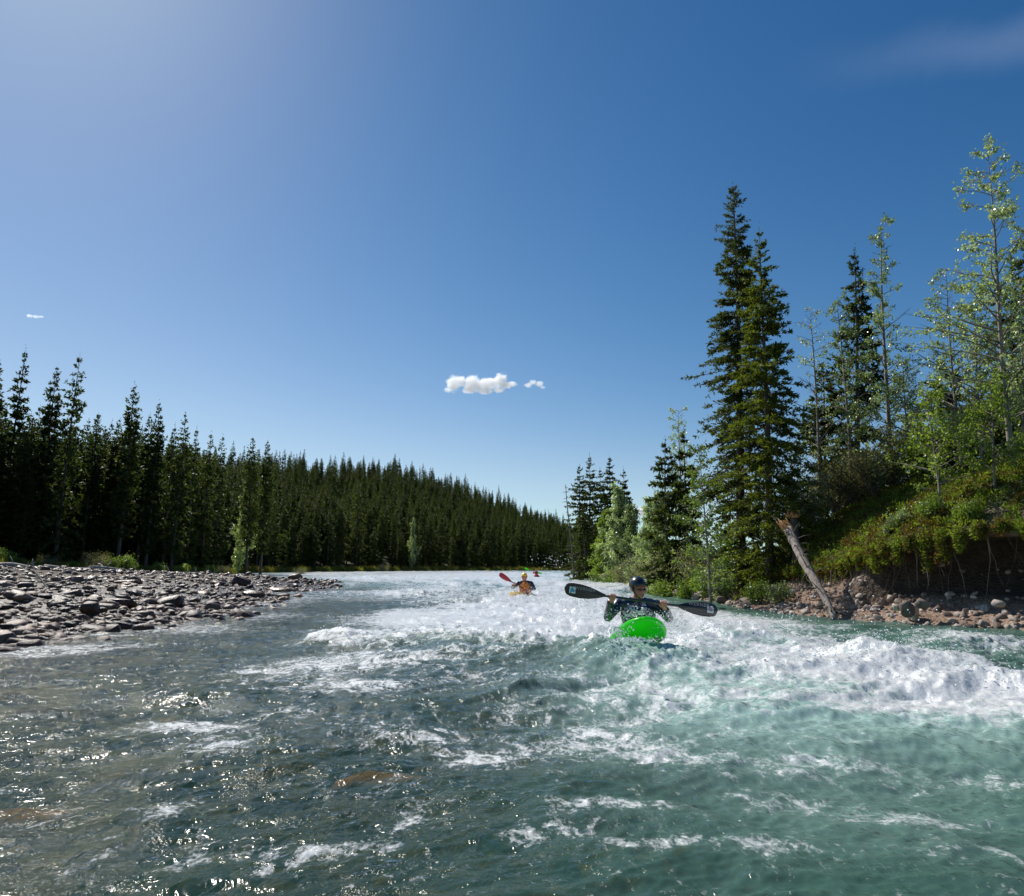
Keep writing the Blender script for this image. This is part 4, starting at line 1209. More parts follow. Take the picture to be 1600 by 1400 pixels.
# ---- ground cover and grass
def tuft(name, seed, n, rad, h, leaf, wid, mat, upr=.4):
    rng = np.random.RandomState(seed)
    a = rng.rand(n) * 6.28; r = rad * np.sqrt(rng.rand(n)); base = np.stack([r * np.cos(a), r * np.sin(a), h * rng.rand(n) * (1 - (r / rad) ** 2 * .7)], 1)
    d = rng.randn(n, 3) * .6; d[:, 2] = np.abs(d[:, 2]) + upr
    V, F = blades(base, d, leaf * (.6 + .8 * rng.rand(n)), wid * (.6 + .8 * rng.rand(n)), rng)
    return mesh_np(name, V, F, [mat])


gc = [tuft('moss_tuft', 1, 60, .17, .09, .055, .024, M_moss), tuft('moss_tuft', 2, 60, .14, .12, .06, .02, M_moss), tuft('rust_tuft', 3, 55, .15, .1, .06, .024, M_rust), tuft('moss_tuft', 4, 50, .12, .06, .05, .022, M_moss)]
rs = np.random.RandomState(23)
P = []; I = []; SC = []
kk = np.nonzero((RBd[:, 1] > 6) & (RBd[:, 1] < 60))[0]
for _ in range(15000):
    k = kk[int(len(kk) * rs.rand() ** 1.7)]; y = RBd[k, 1]
    L, m, b, u, cap = [float(v) for v in rb_par(y)]
    s_ = b - .15 * (u > .2) + 7.0 * rs.rand() ** 1.2
    x = RBd[k, 0] + Nn[k, 0] * s_; yy = RBd[k, 1] + Nn[k, 1] * s_
    P.append((x, yy, s_ - b)); 
P = np.array(P); zz, ss = right_top(P[:, 0], P[:, 1])
zz = np.where(P[:, 2] < 0.05, np.nan, zz)
L_, m_, b_, u_, c_ = rb_par(P[:, 1]); zz = np.where(np.isnan(zz), wz(P[:, 1]) + L_, zz)
rustp = np.exp(-np.maximum(P[:, 2], 0) / .6) * .6 - .08 + .7 * fbm(P[:, 0] / 1.2, P[:, 1] / 1.2, 77, 2)
pick = np.where(rs.rand(len(P)) < rustp * .5, 2, np.array([0, 1, 3])[rs.randint(0, 3, len(P))])
gap = fbm(P[:, 0] / .9, P[:, 1] / .9, 78, 3) > -.42
P = P[gap]; zz = zz[gap]; pick = pick[gap]; n = len(P)
scatter('bank_ground_cover', gc, np.stack([P[:, 0], P[:, 1], zz - .02], 1), np.stack([rs.randn(n) * .3, rs.randn(n) * .3 - .3, rs.rand(n) * 6.28], 1), .7 + .9 * rs.rand(n), pick)
# hanging fringe over the undercut lip
P = []
kk = np.nonzero((RBd[:, 1] > 7) & (RBd[:, 1] < 34))[0]
for _ in range(1700):
    k = kk[rs.randint(len(kk))]; y = RBd[k, 1]; L, m, b, u, cap = [float(v) for v in rb_par(y)]
    dz = rs.rand() ** 1.5 * max(.05, .32 + .55 * float(pn(y * 1.5, .5, 3)) + .3 * float(pn(y * 4.5, 2.5, 3)))
    s_ = b - .16 * (u > .2) - .04 - .06 * rs.rand() + (0 if u > .3 else .25 * dz)
    P.append((RBd[k, 0] + Nn[k, 0] * s_, RBd[k, 1] + Nn[k, 1] * s_, float(wz(y)) + L - dz))
P = np.array(P); n = len(P)
scatter('hanging_bank_plants', gc, P, np.stack([rs.randn(n) * .5, rs.randn(n) * .5 - 1.2, rs.rand(n) * 6.28], 1), .6 + .7 * rs.rand(n), np.where(rs.rand(n) < .45, 2, rs.randint(0, 2, n)))
# grass on the left forest edge and far bank
gt = [tuft('grass_tuft', 11, 46, .35, .05, .42, .03, M_grass, 1.6), tuft('grass_tuft', 12, 46, .4, .08, .32, .035, M_grass, 1.2), tuft('grass_tuft', 13, 40, .35, .15, .2, .07, M_bright, .8)]
N = 110000
a = -.98 + 1.2 * rs.rand(N); y = 38 + 230 * rs.rand(N) ** 1.5; x = a * y
z, d = left_z(x, y); q = (d > np.maximum(fedge(y) - np.interp(y, [40, 60, 100, 250], [4, 4, 2.6, 2.6]), .4)) & (d < fedge(y) + np.interp(y, [40, 100, 250], [2.5, 2, 3]))
x, y, z = x[q], y[q], z[q]; n = len(x); print('grass', n)
scatter('bank_grass', gt, np.stack([x, y, z - .03], 1), np.stack([rs.randn(n) * .1, rs.randn(n) * .1, rs.rand(n) * 6.28], 1), (.7 + .8 * rs.rand(n)) * np.interp(y, [40, 100, 250], [1.0, 1.3, 2.4]), rs.choice(3, n, p=[.4, .3, .3]))

# ---- hanging roots in the undercut
rt = MB(); rs = np.random.RandomState(29)
for _ in range(230):
    k = kk[0] + rs.randint(len(kk)); y = RBd[k, 1]
    if y > 20 and rs.rand() < .8: continue
    L, m, b, u, cap = [float(v) for v in rb_par(y)]
    s0 = b - .1 + .35 * rs.rand() * (u > .2); x0 = RBd[k, 0] + Nn[k, 0] * s0; y0 = RBd[k, 1] + Nn[k, 1] * s0; z0 = float(wz(y)) + L - .08
    ln = (.25 + .95 * rs.rand()) * L * .85; nn = 7; tt = np.linspace(0, 1, nn)
    pth = np.stack([x0 + .16 * rs.randn() * tt ** 1.5 + np.cumsum(.035 * rs.randn(nn)), y0 + .30 * rs.randn() * tt ** 1.5 + np.cumsum(.035 * rs.randn(nn)), z0 - ln * tt], 1)
    rt.tube(pth, np.linspace(.005 + .02 * rs.rand() ** 3, .002, nn), 4, False)
ro = link('hanging_roots', rt.mesh('hanging_roots', [M_root])); tag(ro, 'tangle of bare roots hanging below the lip of the undercut right bank', 'roots', kind='stuff')

# ---- stump block of earth and roots at the undercut
def bank_pt(px, py, dep): return at(px, py, dep)


# ------------------------------------------------------------------ fallen log, torn stump, driftwood
e0 = at(1306, 972, 15.0); e1 = at(1232, 828, 17.9)
ax = np.array([np.array(e0) * (1 - t_) + np.array(e1) * t_ + np.array([.02 * math.sin(t_ * 6), 0, .015 * math.sin(t_ * 9)]) for t_ in np.linspace(0, 1, 22)])
rng = np.random.RandomState(3)
lg = MB(); lg.tube(ax, np.linspace(.075, .12, 22) * (1 + .07 * rng.randn(22)), 16)
root = empty('fallen_log', e0, label='grey-white peeling spruce log leaning from the bank down into the river', cat='log')
def shift(mb, o): mb.V = [v - np.array(o)[None] for v in mb.V]; return mb
link('trunk', shift(lg, e0).mesh('log_trunk', [M_log], True), root)
for k in range(30):
    u = rng.rand(); b0 = ax[int(u * 21)]; d = rng.randn(3); d[1] = -abs(d[1]) * .6; d /= np.linalg.norm(d); L = .12 + .30 * rng.rand()
    s_ = MB(); s_.tube(np.array([b0, b0 + d * (L * .5 + .1), b0 + d * (L + .12) + [0, 0, -.06]]), [.018, .010, .004], 5)
    link('branch_stub', shift(s_, e0).mesh('branch_stub', [M_twig]), root)
tb = MB()
for k in range(34):
    b0 = ax[0] + (ax[7] - ax[0]) * rng.rand() ** 1.5; az = rng.rand() * 6.28; L = .25 + .5 * rng.rand()
    p1 = b0 + np.array([math.cos(az) * L * .7, -abs(math.sin(az)) * L * .4, .05 * rng.randn()]); p2 = p1 + rng.randn(3) * .12 + [0, 0, -.08]
    tb.tube(np.array([b0, p1, p2]), [.014, .008, .003], 4)
o_ = link('dead_twigs', shift(tb, e0).mesh('dead_twigs', [M_bark]), root)
# torn wood at the upper end
c = MB()
for k in range(16):
    b0 = ax[-1] + rng.randn(3) * [.07, .05, .04]; c.tube(np.array([b0, b0 + [(-.5 - rng.rand() * .5) * .2, .05, .18 + .12 * rng.rand()]]), [.03, .004], 4)
link('torn_end', shift(c, e0).mesh('torn_end', [M_rawwood]), root)
sp_ = at(1240, 802, 20.0); sz0 = float(right_top(np.array([sp_.x]), np.array([20.0]))[0][0])
stp = empty('broken_stump', (sp_.x, 20.0, sz0 - .1), label='broken stump with torn orange wood above the fallen log', cat='stump')
s1 = MB(); h_ = max(sp_.z - sz0, .2); s1.tube(np.array([[0, 0, 0], [.02, 0, h_ * .5], [0, 0, h_]]), [.15, .10, .11], 12); link('trunk', s1.mesh('stump_trunk', [M_bark], True), stp)
s2 = MB()
for k in range(44):
    a_ = rng.rand() * 6.28; r_ = .15 * rng.rand() ** .5; b0 = np.array([r_ * math.cos(a_), r_ * math.sin(a_), h_ - .02]); s2.tube(np.array([b0, b0 + [.10 * rng.randn(), -.03, .06 + .16 * rng.rand()]]), [.035, .008], 4)
link('torn_wood', s2.mesh('stump_torn', [M_rawwood]), stp)
for k, (x1, y1, x2, y2, d1, d2, r_, lab) in enumerate([
    (0, 882, 60, 887, 40, 39, .14, 'long bleached driftwood log at the left edge of the bar'), (140, 889, 235, 879, 43, 46, .13, 'long pale driftwood log slanting up to the right at the back of the bar'),
    (70, 886, 150, 889, 43, 42, .10, 'pale driftwood pole behind the stones in the middle left'), (100, 902, 160, 900, 33, 34, .06, 'thin pale stick lying on the cobbles'),
    (240, 884, 345, 889, 47, 50, .11, 'driftwood log at the back of the bar near the slate boulder'), (405, 891, 450, 892, 60, 66, .12, 'driftwood pole at the far end of the bar'),
    (155, 878, 165, 886, 45, 44, .07, 'short upright driftwood fork'), (45, 925, 82, 934, 20, 18.5, .03, 'thin dark stick leaning on the large pale boulder'),
    (455, 897, 520, 893, 62, 68, .12, 'far pale driftwood log by the white water')]):
    a = at(x1, y1, d1); b = at(x2, y2, d2)
    za = float(left_z(np.array([a.x]), np.array([a.y]))[0][0]) + r_ * .9; zb = float(left_z(np.array([b.x]), np.array([b.y]))[0][0]) + r_ * .9
    if k == 6: zb += .0; za += .5
    if k == 7: za += .35
    m_ = MB(); tt = np.linspace(0, 1, 9)[:, None]; P_ = np.array([a.x, a.y, za]) * (1 - tt) + np.array([b.x, b.y, zb]) * tt; P_[:, 2] += .06 * np.sin(tt[:, 0] * 5 + k); c0 = P_[0].copy()
    m_.tube(P_ - c0, np.linspace(r_, r_ * .55, 9), 9)
    if k in (0, 1, 4):
        for q in range(5):
            b0 = (P_ - c0)[rng.randint(1, 8)]; m_.tube(np.array([b0, b0 + [rng.randn() * .3, rng.randn() * .2, .2 + .3 * rng.rand()]]), [.035, .01], 5)
    o = link('driftwood_log', m_.mesh('driftwood', [M_drift if k != 7 else M_twig], True), None, c0); tag(o, lab, 'driftwood', 'driftwood on the left bar')
# leaning pale pole and slab at the near-right stones
for (x1, y1, d1, x2, y2, d2, r_, lab) in [(917, 893, 56, 932, 887, 57, .16, 'short dark driftwood log on the stones at the river bend')]:
    a = at(x1, y1, d1); b = at(x2, y2, d2); m_ = MB(); m_.tube(np.array([[0, 0, 0], list(b - a)]), [r_, r_ * .8], 9)
    tag(link('driftwood_log', m_.mesh('driftwood', [M_twig], True), None, a), lab, 'driftwood')
p = at(1422, 962, 14.2)
o = link('river_stone', bank_t[4], None, p); o.scale = (.24, .22, .42); o.rotation_euler = (.2, .3, .9); tag(o, 'big pale blocky boulder standing at the foot of the undercut bank', 'stone', 'stones along the foot of the right bank')

# ------------------------------------------------------------------ clouds (real volumes, kilometres away)
def cloud(name, px, py, dist, blobs, dens, label, seed):
    c = at(px, py, dist); k = dist / FPX
    m, t = newmat(name + '_vapour')
    tc = t.a('ShaderNodeTexCoord').outputs['Object']
    n = t.noise(tc, .055 / k * 2.2, 5, .58, .3)
    n2_ = t.noise(tc, .055 / k * .9, 2, .5)
    tot = None
    for (bx_, by_, r_, fl) in blobs:
        sb = t.a('ShaderNodeVectorMath', operation='SUBTRACT', i={0: tc, 1: (bx_ * k, 0, -by_ * k)}).outputs[0]
        dv_ = t.a('ShaderNodeVectorMath', operation='DIVIDE', i={0: sb, 1: (r_ * k, r_ * .8 * k, r_ * fl * k)}).outputs[0]
        ln_ = t.a('ShaderNodeVectorMath', operation='LENGTH', i={0: dv_}).outputs['Value']
        g_ = t.rng(ln_, .35, 1.25, 1, 0, True)
        tot = g_ if tot is None else t.math('MAXIMUM', tot, g_)
    n_e = t.rng(t.math('ADD', tot, t.math('MULTIPLY', t.math('SUBTRACT', n, .52), 2.5)), .32, .9, 0, 1, True)
    pv = t.a('ShaderNodeVolumePrincipled', i={'Color': (.97, .97, .98, 1), 'Density': t.math('MULTIPLY', n_e, dens / k), 'Anisotropy': .55})
    out = t.a('ShaderNodeOutputMaterial'); t.l.new(pv.outputs[0], out.inputs['Volume'])
    V, F = ico(4); V0 = []; F0 = []; nn = 0
    for (bx_, by_, r_, fl) in blobs:
        v = V.copy(); v = v * 1.0
        v = v * np.array([r_, r_ * .8, r_ * fl]) * k * 1.3 + np.array([bx_, 0, -by_]) * k; V0.append(v); F0.append(F + nn); nn += len(V)
    me = mesh_np(name, np.concatenate(V0), np.concatenate(F0), [m], True)
    ob = bpy.data.objects.new('tmp', me); COL.objects.link(ob)
    md = ob.modifiers.new('r', 'REMESH'); md.mode = 'VOXEL'; md.voxel_size = .8 * k
    me2 = bpy.data.meshes.new_from_object(ob.evaluated_get(bpy.context.evaluated_depsgraph_get())); bpy.data.objects.remove(ob)
    me2.materials.clear(); me2.materials.append(m)
    o = link(name, me2, None, c); tag(o, label, 'cloud')
    return o


cloud('cloud', 752, 598, 2600, [(-45, 2, 15, .95), (-54, 12, 8, .7), (-34, -3, 13, .9), (-14, 2, 19, .85), (4, 4, 17, .8), (14, 2, 15, .8), (30, -3, 15, 1.0), (38, 4, 14, .6), (50, 2, 9, .6), (-20, 12, 14, .5), (8, 14, 14, .45), (28, 12, 12, .4)], .20, 'larger white puffy cloud low over the middle of the forest ridge', 1)
cloud('cloud', 834, 600, 2600, [(-10, 2, 8, .6), (-2, -3, 9, .6), (8, 0, 9, .6), (14, 5, 6, .5)], .14, 'small wispy cloud right beside the larger white one', 2)
cloud('cloud', 53, 494, 3000, [(-8, -1, 7, .5), (4, 1, 7, .45), (12, 1, 5, .4)], .07, 'tiny faint cloud wisp high over the left trees', 3)
cloud('cloud', 1003, 798, 2600, [(-12, 4, 10, .8), (0, 0, 11, .9), (10, 4, 10, .8)], .3, 'low white cloud showing between the trees above the right bank bushes', 4)

# ------------------------------------------------------------------ people, kayaks, paddles
def cap(A, B, ra, rb, n=14):
    A = np.array(A, float); B = np.array(B, float); L = np.linalg.norm(B - A) + 1e-6; T_ = (B - A) / L
    P = [A - T_ * ra * .98, A - T_ * ra * .7, A, A * .5 + B * .5, B, B + T_ * rb * .7, B + T_ * rb * .98]; R = [ra * .2, ra * .71, ra, (ra + rb) / 2, rb, rb * .71, rb * .2]
    m = MB(); m.tube(np.array(P), R, n); return m


def ell(c, r, rot=(0, 0, 0)):
    V, F = ico(3); M_ = np.array(Euler(rot).to_matrix()); m = MB(); m.add((V * np.array(r)) @ M_.T + np.array(c), F); return m


def fuse(name, parts, vox, mats, regions=(), root=None, smooth=2):
    V = []; F3 = []; F4 = []; n = 0
    for p in parts:
        v = np.concatenate(p.V); V.append(v)
        for k, L_ in ((3, F3), (4, F4)):
            for f in p.F[k]:
                if len(f): L_.append(f + n)
        n += len(v)
    fs = [np.concatenate(x) for x in (F3, F4) if x]
    me = mesh_np('tmp', np.concatenate(V), fs)
    ob = bpy.data.objects.new('tmp', me); COL.objects.link(ob)
    md = ob.modifiers.new('r', 'REMESH'); md.mode = 'VOXEL'; md.voxel_size = vox; md.use_smooth_shade = True
    if smooth:
        s_ = ob.modifiers.new('s', 'SMOOTH'); s_.iterations = smooth; s_.factor = .5
    me2 = bpy.data.meshes.new_from_object(ob.evaluated_get(bpy.context.evaluated_depsgraph_get())); bpy.data.objects.remove(ob)
    me2.name = name; me2.materials.clear()
    for m_ in mats: me2.materials.append(m_)
    nf = len(me2.polygons)
    if regions:
        C_ = np.zeros(nf * 3, np.float32); me2.polygons.foreach_get('center', C_); C_ = C_.reshape(-1, 3); mi = np.zeros(nf, np.int32)
        for (c, r, k) in regions:
            q = (((C_ - np.array(c)) / np.array(r)) ** 2).sum(1) < 1; mi[q] = k
        me2.polygons.foreach_set('material_index', mi)
    me2.polygons.foreach_set('use_smooth', np.ones(nf, bool))
    return link(name, me2, root)


M_skin = mat_plain('skin', (.56, .22, .15), .5, **{'Subsurface Weight': .15, 'Subsurface Radius': (.02, .008, .004), 'Subsurface Scale': 1.0})
M_lip = mat_plain('lips', (.36, .12, .10), .5)
M_eye = mat_plain('eye_dark', (.03, .02, .02), .3)
M_navy = mat_plain('navy_drytop', (.010, .016, .034), .35, **{'Coat Weight': .6, 'Coat Roughness': .15})
M_blue = mat_plain('royal_blue_panel', (.012, .022, .14), .5)
M_black = mat_plain('black_gloss', (.012, .012, .014), .28, **{'Coat Weight': .5})
M_neo = mat_plain('neoprene', (.015, .015, .017), .7)
M_white = mat_plain('white_print', (.75, .76, .78), .5)
M_greyprint = mat_plain('grey_print', (.30, .31, .33), .5)
M_green = mat_plain('green_kayak_plastic', (.010, .52, .018), .32, **{'Subsurface Weight': .0})
M_yellow = mat_plain('yellow_plastic', (.85, .50, .04), .3)
M_helmy = mat_plain('yellow_helmet_shell', (.90, .58, .06), .3)
M_orange = mat_plain('orange_vest', (.75, .23, .015), .6)
M_red = mat_plain('red_blade', (.32, .010, .022), .35)
M_dkred = mat_plain('red_jacket', (.40, .03, .04), .6)
M_carbon = mat_plain('carbon_blade', (.022, .020, .022), .3, **{'Coat Weight': .4})
M_brownblade = mat_plain('sun_painted_carbon_blade', (.035, .026, .026), .45, **{'Coat Weight': .2})  # carbon blade again, with the sun on it mixed into the colour
M_cyan = mat_plain('cyan_print', (.05, .35, .60), .5)
M_redp = mat_plain('red_print', (.55, .04, .05), .5)
M_tealp = mat_plain('teal_print', (.05, .30, .25), .5)


def mat_green():
    m, t = newmat('translucent_green_plastic')
    p = t.a('ShaderNodeBsdfPrincipled', i={'Base Color': (.05, .70, .03, 1), 'Roughness': .3})
    tr = t.a('ShaderNodeBsdfTranslucent', i={'Color': (.08, .92, .04, 1)})
    mx = t.a('ShaderNodeMixShader', i={0: .45, 1: p.outputs[0], 2: tr.outputs[0]})
    finish(t, mx.outputs[0]); return m


M_green = mat_green()


def mat_vest():
    m, t = newmat('patterned_vest_with_splashes')
    tc = t.a('ShaderNodeTexCoord').outputs['Object']
    v = t.a('ShaderNodeTexVoronoi', i={'Vector': tc, 'Scale': 34.0, 'Randomness': 1.0})
    sep = t.a('ShaderNodeSeparateColor', i={0: v.outputs['Color']})
    c = t.ramp(sep.outputs[0], [(0, (.012, .014, .03)), (.42, (.015, .03, .16)), (.50, (.25, .20, .22)), (.58, (.62, .5, .5)), (.80, (.02, .02, .03)), (.9, (.5, .16, .14)), (.95, (.8, .8, .8))], 'CONSTANT')
    p = t.a('ShaderNodeBsdfPrincipled', i={'Base Color': c, 'Roughness': .4, 'Coat Weight': .5})
    finish(t, p.outputs[0]); return m


M_vest = mat_vest()


def hand(A, grip, ax_, wrist, lower=-1, s=1.0):
    """parts of a hand gripping a shaft: grip point, shaft axis, wrist position"""
    g = Vector(grip); a = Vector(ax_).normalized(); w = Vector(wrist)
    back = (w - g); back -= a * back.dot(a); back.normalize()
    up = a.cross(back); up = up if up.z > 0 else -up
    P = []
    R_ = .027 * s
    for k in range(4):
        off = a * ((k - 1.5) * .0205 * s)
        ln = (.9, 1.0, .95, .8)[k]
        pts = [g + off + (back * math.cos(th) + up * math.sin(th)) * R_ for th in [math.radians(q) for q in (10, 62, 122, 185, 185 + 50 * ln)]]
        for i in range(4): P.append(cap(pts[i], pts[i + 1], .0105 * s - .0006 * i, .0100 * s - .0006 * i, 8))
    palm = g + back * .045 * s
    P.append(cap(g + back * .022 * s + a * .024 * s + up * .004, g + back * .022 * s - a * .024 * s + up * .004, .016 * s, .016 * s, 10))
    P.append(cap(palm + a * .014 * s, palm - a * .014 * s, .025 * s, .025 * s, 10))
    P.append(cap(palm, w, .026 * s, .027 * s, 12))
    sg = 1 if A > 0 else -1
    t0_ = palm + a * sg * .026 * s; t1 = g + a * sg * .040 * s - up * .012 + back * .012; t2 = g + a * sg * .030 * s - up * .024 - back * .012
    P.append(cap(t0_, t1, .014 * s, .0115 * s, 8)); P.append(cap(t1, t2, .0115 * s, .010 * s, 8))
    return P


def person(loc, J, label, headrot, vox=.0055, vest=None, jacket=None, helmet=None, group=None, glasses=False):
    """J: joints relative to loc"""
    V_ = lambda k: Vector(J[k])
    root = empty('person', loc, 0, label, 'person', group)
    hc = V_('head'); M_ = Euler(headrot).to_matrix()
    H_ = lambda v: hc + M_ @ Vector(v)
    skin = [ell(hc + M_ @ Vector((0, .012, .02)), (.076, .096, .098), headrot), ell(H_((0, -.018, -.045)), (.058, .070, .070), headrot), cap(H_((0, -.070, -.098)), H_((0, -.072, -.094)), .020, .020),
            cap(H_((0, -.088, .010)), H_((0, -.108, -.026)), .009, .014), ell(H_((.078, .012, -.008)), (.010, .020, .032), headrot), ell(H_((-.078, .012, -.008)), (.010, .020, .032), headrot),
            cap(H_((-.030, -.086, .022)), H_((.030, -.086, .022)), .012, .012), cap(H_((-.018, -.086, -.062)), H_((.018, -.086, -.062)), .009, .009),
            cap(H_((-.045, -.060, -.022)), H_((-.045, -.058, -.018)), .022, .022), cap(H_((.045, -.060, -.022)), H_((.045, -.058, -.018)), .022, .022),
            cap(hc + Vector((0, .015, -.07)), V_('neck'), .054, .060)]
    sl, sr, nk, hp = V_('sl'), V_('sr'), V_('neck'), V_('hip')
    ch = (sl + sr) / 2 + Vector((0, .0, -.10)); wd = (sr - sl).length
    torso = lambda g: [cap(sl.lerp(sr, .16), sl.lerp(sr, .84), .070 + g, .070 + g), ell(ch + Vector((0, .0, -.02)), (wd * .44 + g, .115 + g, .17 + g)), ell((ch + hp) / 2 + Vector((0, 0, -.02)), (wd * .37 + g, .105 + g, .18 + g)), ell(hp, (.165 + g, .12 + g, .13 + g)),
                       cap(nk + Vector((0, 0, -.01)), ch, .062 + g, .09 + g)]
    def arm(a, b, c, g): return [cap(a, b, .056 + g, .044 + g), cap(b, c, .045 + g, .030 + g)]
    wl, wr = V_('wl'), V_('wr'); el, er = V_('el'), V_('er'); gl, gr = V_('gl'), V_('gr'); axp = gr - gl
    body = skin + torso(0) + arm(sl, el, wl, 0) + arm(sr, er, wr, 0) + hand(-1, gl, axp, wl) + hand(1, gr, axp, wr)
    for sg in (-1, 1):
        h0 = hp + Vector((sg * .09, 0, -.02)); k0 = hp + Vector((sg * .14, -.34, -.01)); f0 = hp + Vector((sg * .10, -.58, -.01))
        body += [cap(h0, k0, .085, .052), cap(k0, f0, .048, .034), cap(f0, f0 + Vector((0, -.06, .02)), .032, .026)]
    reg = [(H_((0, -.094, -.062)), (.026, .02, .007), 1), (H_((-.030, -.09, .002)), (.013, .03, .006), 2), (H_((.030, -.09, .002)), (.013, .03, .006), 2)]
    fuse('body', body, vox, [M_skin, M_lip, M_eye], reg, root)
    jk = torso(.012) + arm(sl, el, wl, .014) + arm(sr, er, wr, .014) + [cap(nk + Vector((0, 0, .015)), nk + Vector((0, 0, -.03)), .066, .075)]
    fuse('jacket', jk, .011, [jacket], (), root)
    if vest:
        vp = [ell(ch + Vector((0, .0, -.03)), (wd * .47, .165, .19)), ell((ch + hp) / 2 + Vector((0, 0, -.02)), (wd * .44, .16, .19)), cap(sl.lerp(sr, .3) + Vector((0, .0, .06)), ch + Vector((-wd * .2, -.06, 0)), .035, .06), cap(sl.lerp(sr, .7) + Vector((0, .0, .06)), ch + Vector((wd * .2, -.06, 0)), .035, .06)]
        vo = fuse('vest', vp, .010, [vest], (), root)
        if vest is M_vest: fuse('vest_patch', [ell(ch + Vector((.07, -.145, -.05)), (.022, .02, .038))], .008, [M_orange], (), root)
        else: fuse('vest_pocket', [ell(ch + Vector((-.08, -.155, -.10)), (.05, .03, .06))], .010, [vest], (), root)
    # helmet: open shell
    V, F = ico(4)
    keep_ = (V[:, 2] > -.10 + .10 * (V[:, 1] < -.4)) | ((np.abs(V[:, 0]) > .62) & (V[:, 1] > -.35) & (V[:, 2] > -.55)) | ((V[:, 1] > .45) & (V[:, 2] > -.45))
    F = F[keep_[F].all(1)]
    outer = V * np.array([.102, .124, .118]); inner = V * np.array([.092, .114, .108])
    M3 = np.array(M_); cc = np.array(H_((0, .010, .036)))
    ed = {}
    for f in F:
        for i in range(3):
            e_ = (f[i], f[(i + 1) % 3]); ed[e_] = ed.get(e_, 0) + 1
    rim = np.array([(a_, b_, b_ + len(V), a_ + len(V)) for (a_, b_) in ed if (b_, a_) not in ed])
    VV = np.vstack([outer, inner]) @ M3.T + cc
    hm = link('helmet', mesh_np('helmet', VV, [np.vstack([F, F[:, ::-1] + len(V)]), rim[:, ::-1]], [helmet], True), root)
    if helmet is M_black:
        q = MB()
        for (ox, oz) in [(.030, .085), (.045, .070), (.034, .070), (.047, .085)]: q.add((ico(1)[0] * .009) @ M3.T + np.array(H_((ox, -.098 + .25 * (oz - .07), oz + .036))), ico(1)[1])
        link('helmet_sticker', q.mesh('helmet_sticker', [M_white]), hm)
    st_ = MB(); st_.tube(np.array([H_((.084, -.01, -.01)), H_((.062, -.04, -.07)), H_((0, -.075, -.125)), H_((-.062, -.04, -.07)), H_((-.084, -.01, -.01))]), .006, 6); link('chin_strap', st_.mesh('chin_strap', [M_black]), hm)
    if glasses:
        g_ = MB()
        for sg in (-1, 1): g_.add((ico(2)[0] * np.array([.026, .006, .016])) @ M3.T + np.array(H_((sg * .031, -.102, .004))), ico(2)[1])
        g_.tube(np.array([H_((-.078, -.01, .010)), H_((-.062, -.085, .010)), H_((0, -.110, .008)), H_((.062, -.085, .010)), H_((.078, -.01, .010))]), .003, 5); link('glasses', g_.mesh('glasses', [M_eye], True), root)
    return root


def blade_mesh(L=.50, W=.17, mat=None, name='blade'):
    n, k = 26, 13; V = []
    u = np.linspace(0, 1, n); v = np.linspace(-1, 1, k)
    w = W / 2 * np.interp(u, [0, .06, .2, .4, .62, .82, .93, .98, 1], [.16, .22, .52, .84, 1.0, .97, .80, .52, .10]) 
    for side in (0, 1):
        for i in range(n):
            off = .012 * u[i] * W / .19
            for j in range(k):
                x = u[i] * L; z = v[j] * w[i] + off
                spine = .012 * math.exp(-(v[j] / .16) ** 2) * (1 - u[i]) + .003
                y = .05 * u[i] ** 2 - .012 * (1 - v[j] ** 2) + (spine if side else -spine)
                V.append((x, y, z))
    g = grid_faces(n, k); F = np.vstack([g[:, ::-1], g + n * k])
    rimi = []
    idx = np.arange(n * k).reshape(n, k); loop = list(idx[:, 0]) + list(idx[-1, 1:]) + list(idx[::-1, -1][1:]) + list(idx[0, ::-1][1:-1])
    for i in range(len(loop)): a_, b_ = loop[i], loop[(i + 1) % len(loop)]; rimi.append((a_, b_, b_ + n * k, a_ + n * k))
    return mesh_np(name, V, np.vstack([F, np.array(rimi)]), [mat], True)


def text_mesh(txt, size, mat):
    cu = bpy.data.curves.new('txt', 'FONT'); cu.body = txt; cu.size = size; cu.align_x = 'CENTER'; cu.align_y = 'CENTER'; cu.extrude = .0008; cu.space_character = 1.1
    ob = bpy.data.objects.new('txt', cu); COL.objects.link(ob)
    me = bpy.data.meshes.new_from_object(ob.evaluated_get(bpy.context.evaluated_depsgraph_get())); bpy.data.objects.remove(ob)
    me.materials.clear(); me.materials.append(mat); return me


def sticker(parent, x, z, y, w, h, pattern, rng):
    q = MB()
    nx, nz = 6, 5; mats = [M_white] + pattern
    for i in range(nx):
        for j in range(nz):
            cx_ = x + (i + .5) / nx * w - w / 2; cz_ = z + (j + .5) / nz * h - h / 2
            edge_ = i in (0, nx - 1) or j in (0, nz - 1)
            mi = 0 if edge_ and rng.rand() < .6 else rng.randint(1, len(mats))
            V = np.array([(cx_ + a_ * w / nx / 2, y, cz_ + b_ * h / nz / 2) for a_, b_ in ((-1, -1), (1, -1), (1, 1), (-1, 1))]); q.add(V, [[0, 1, 2, 3]], mi)
    return link('sticker', q.mesh('sticker', mats), parent)


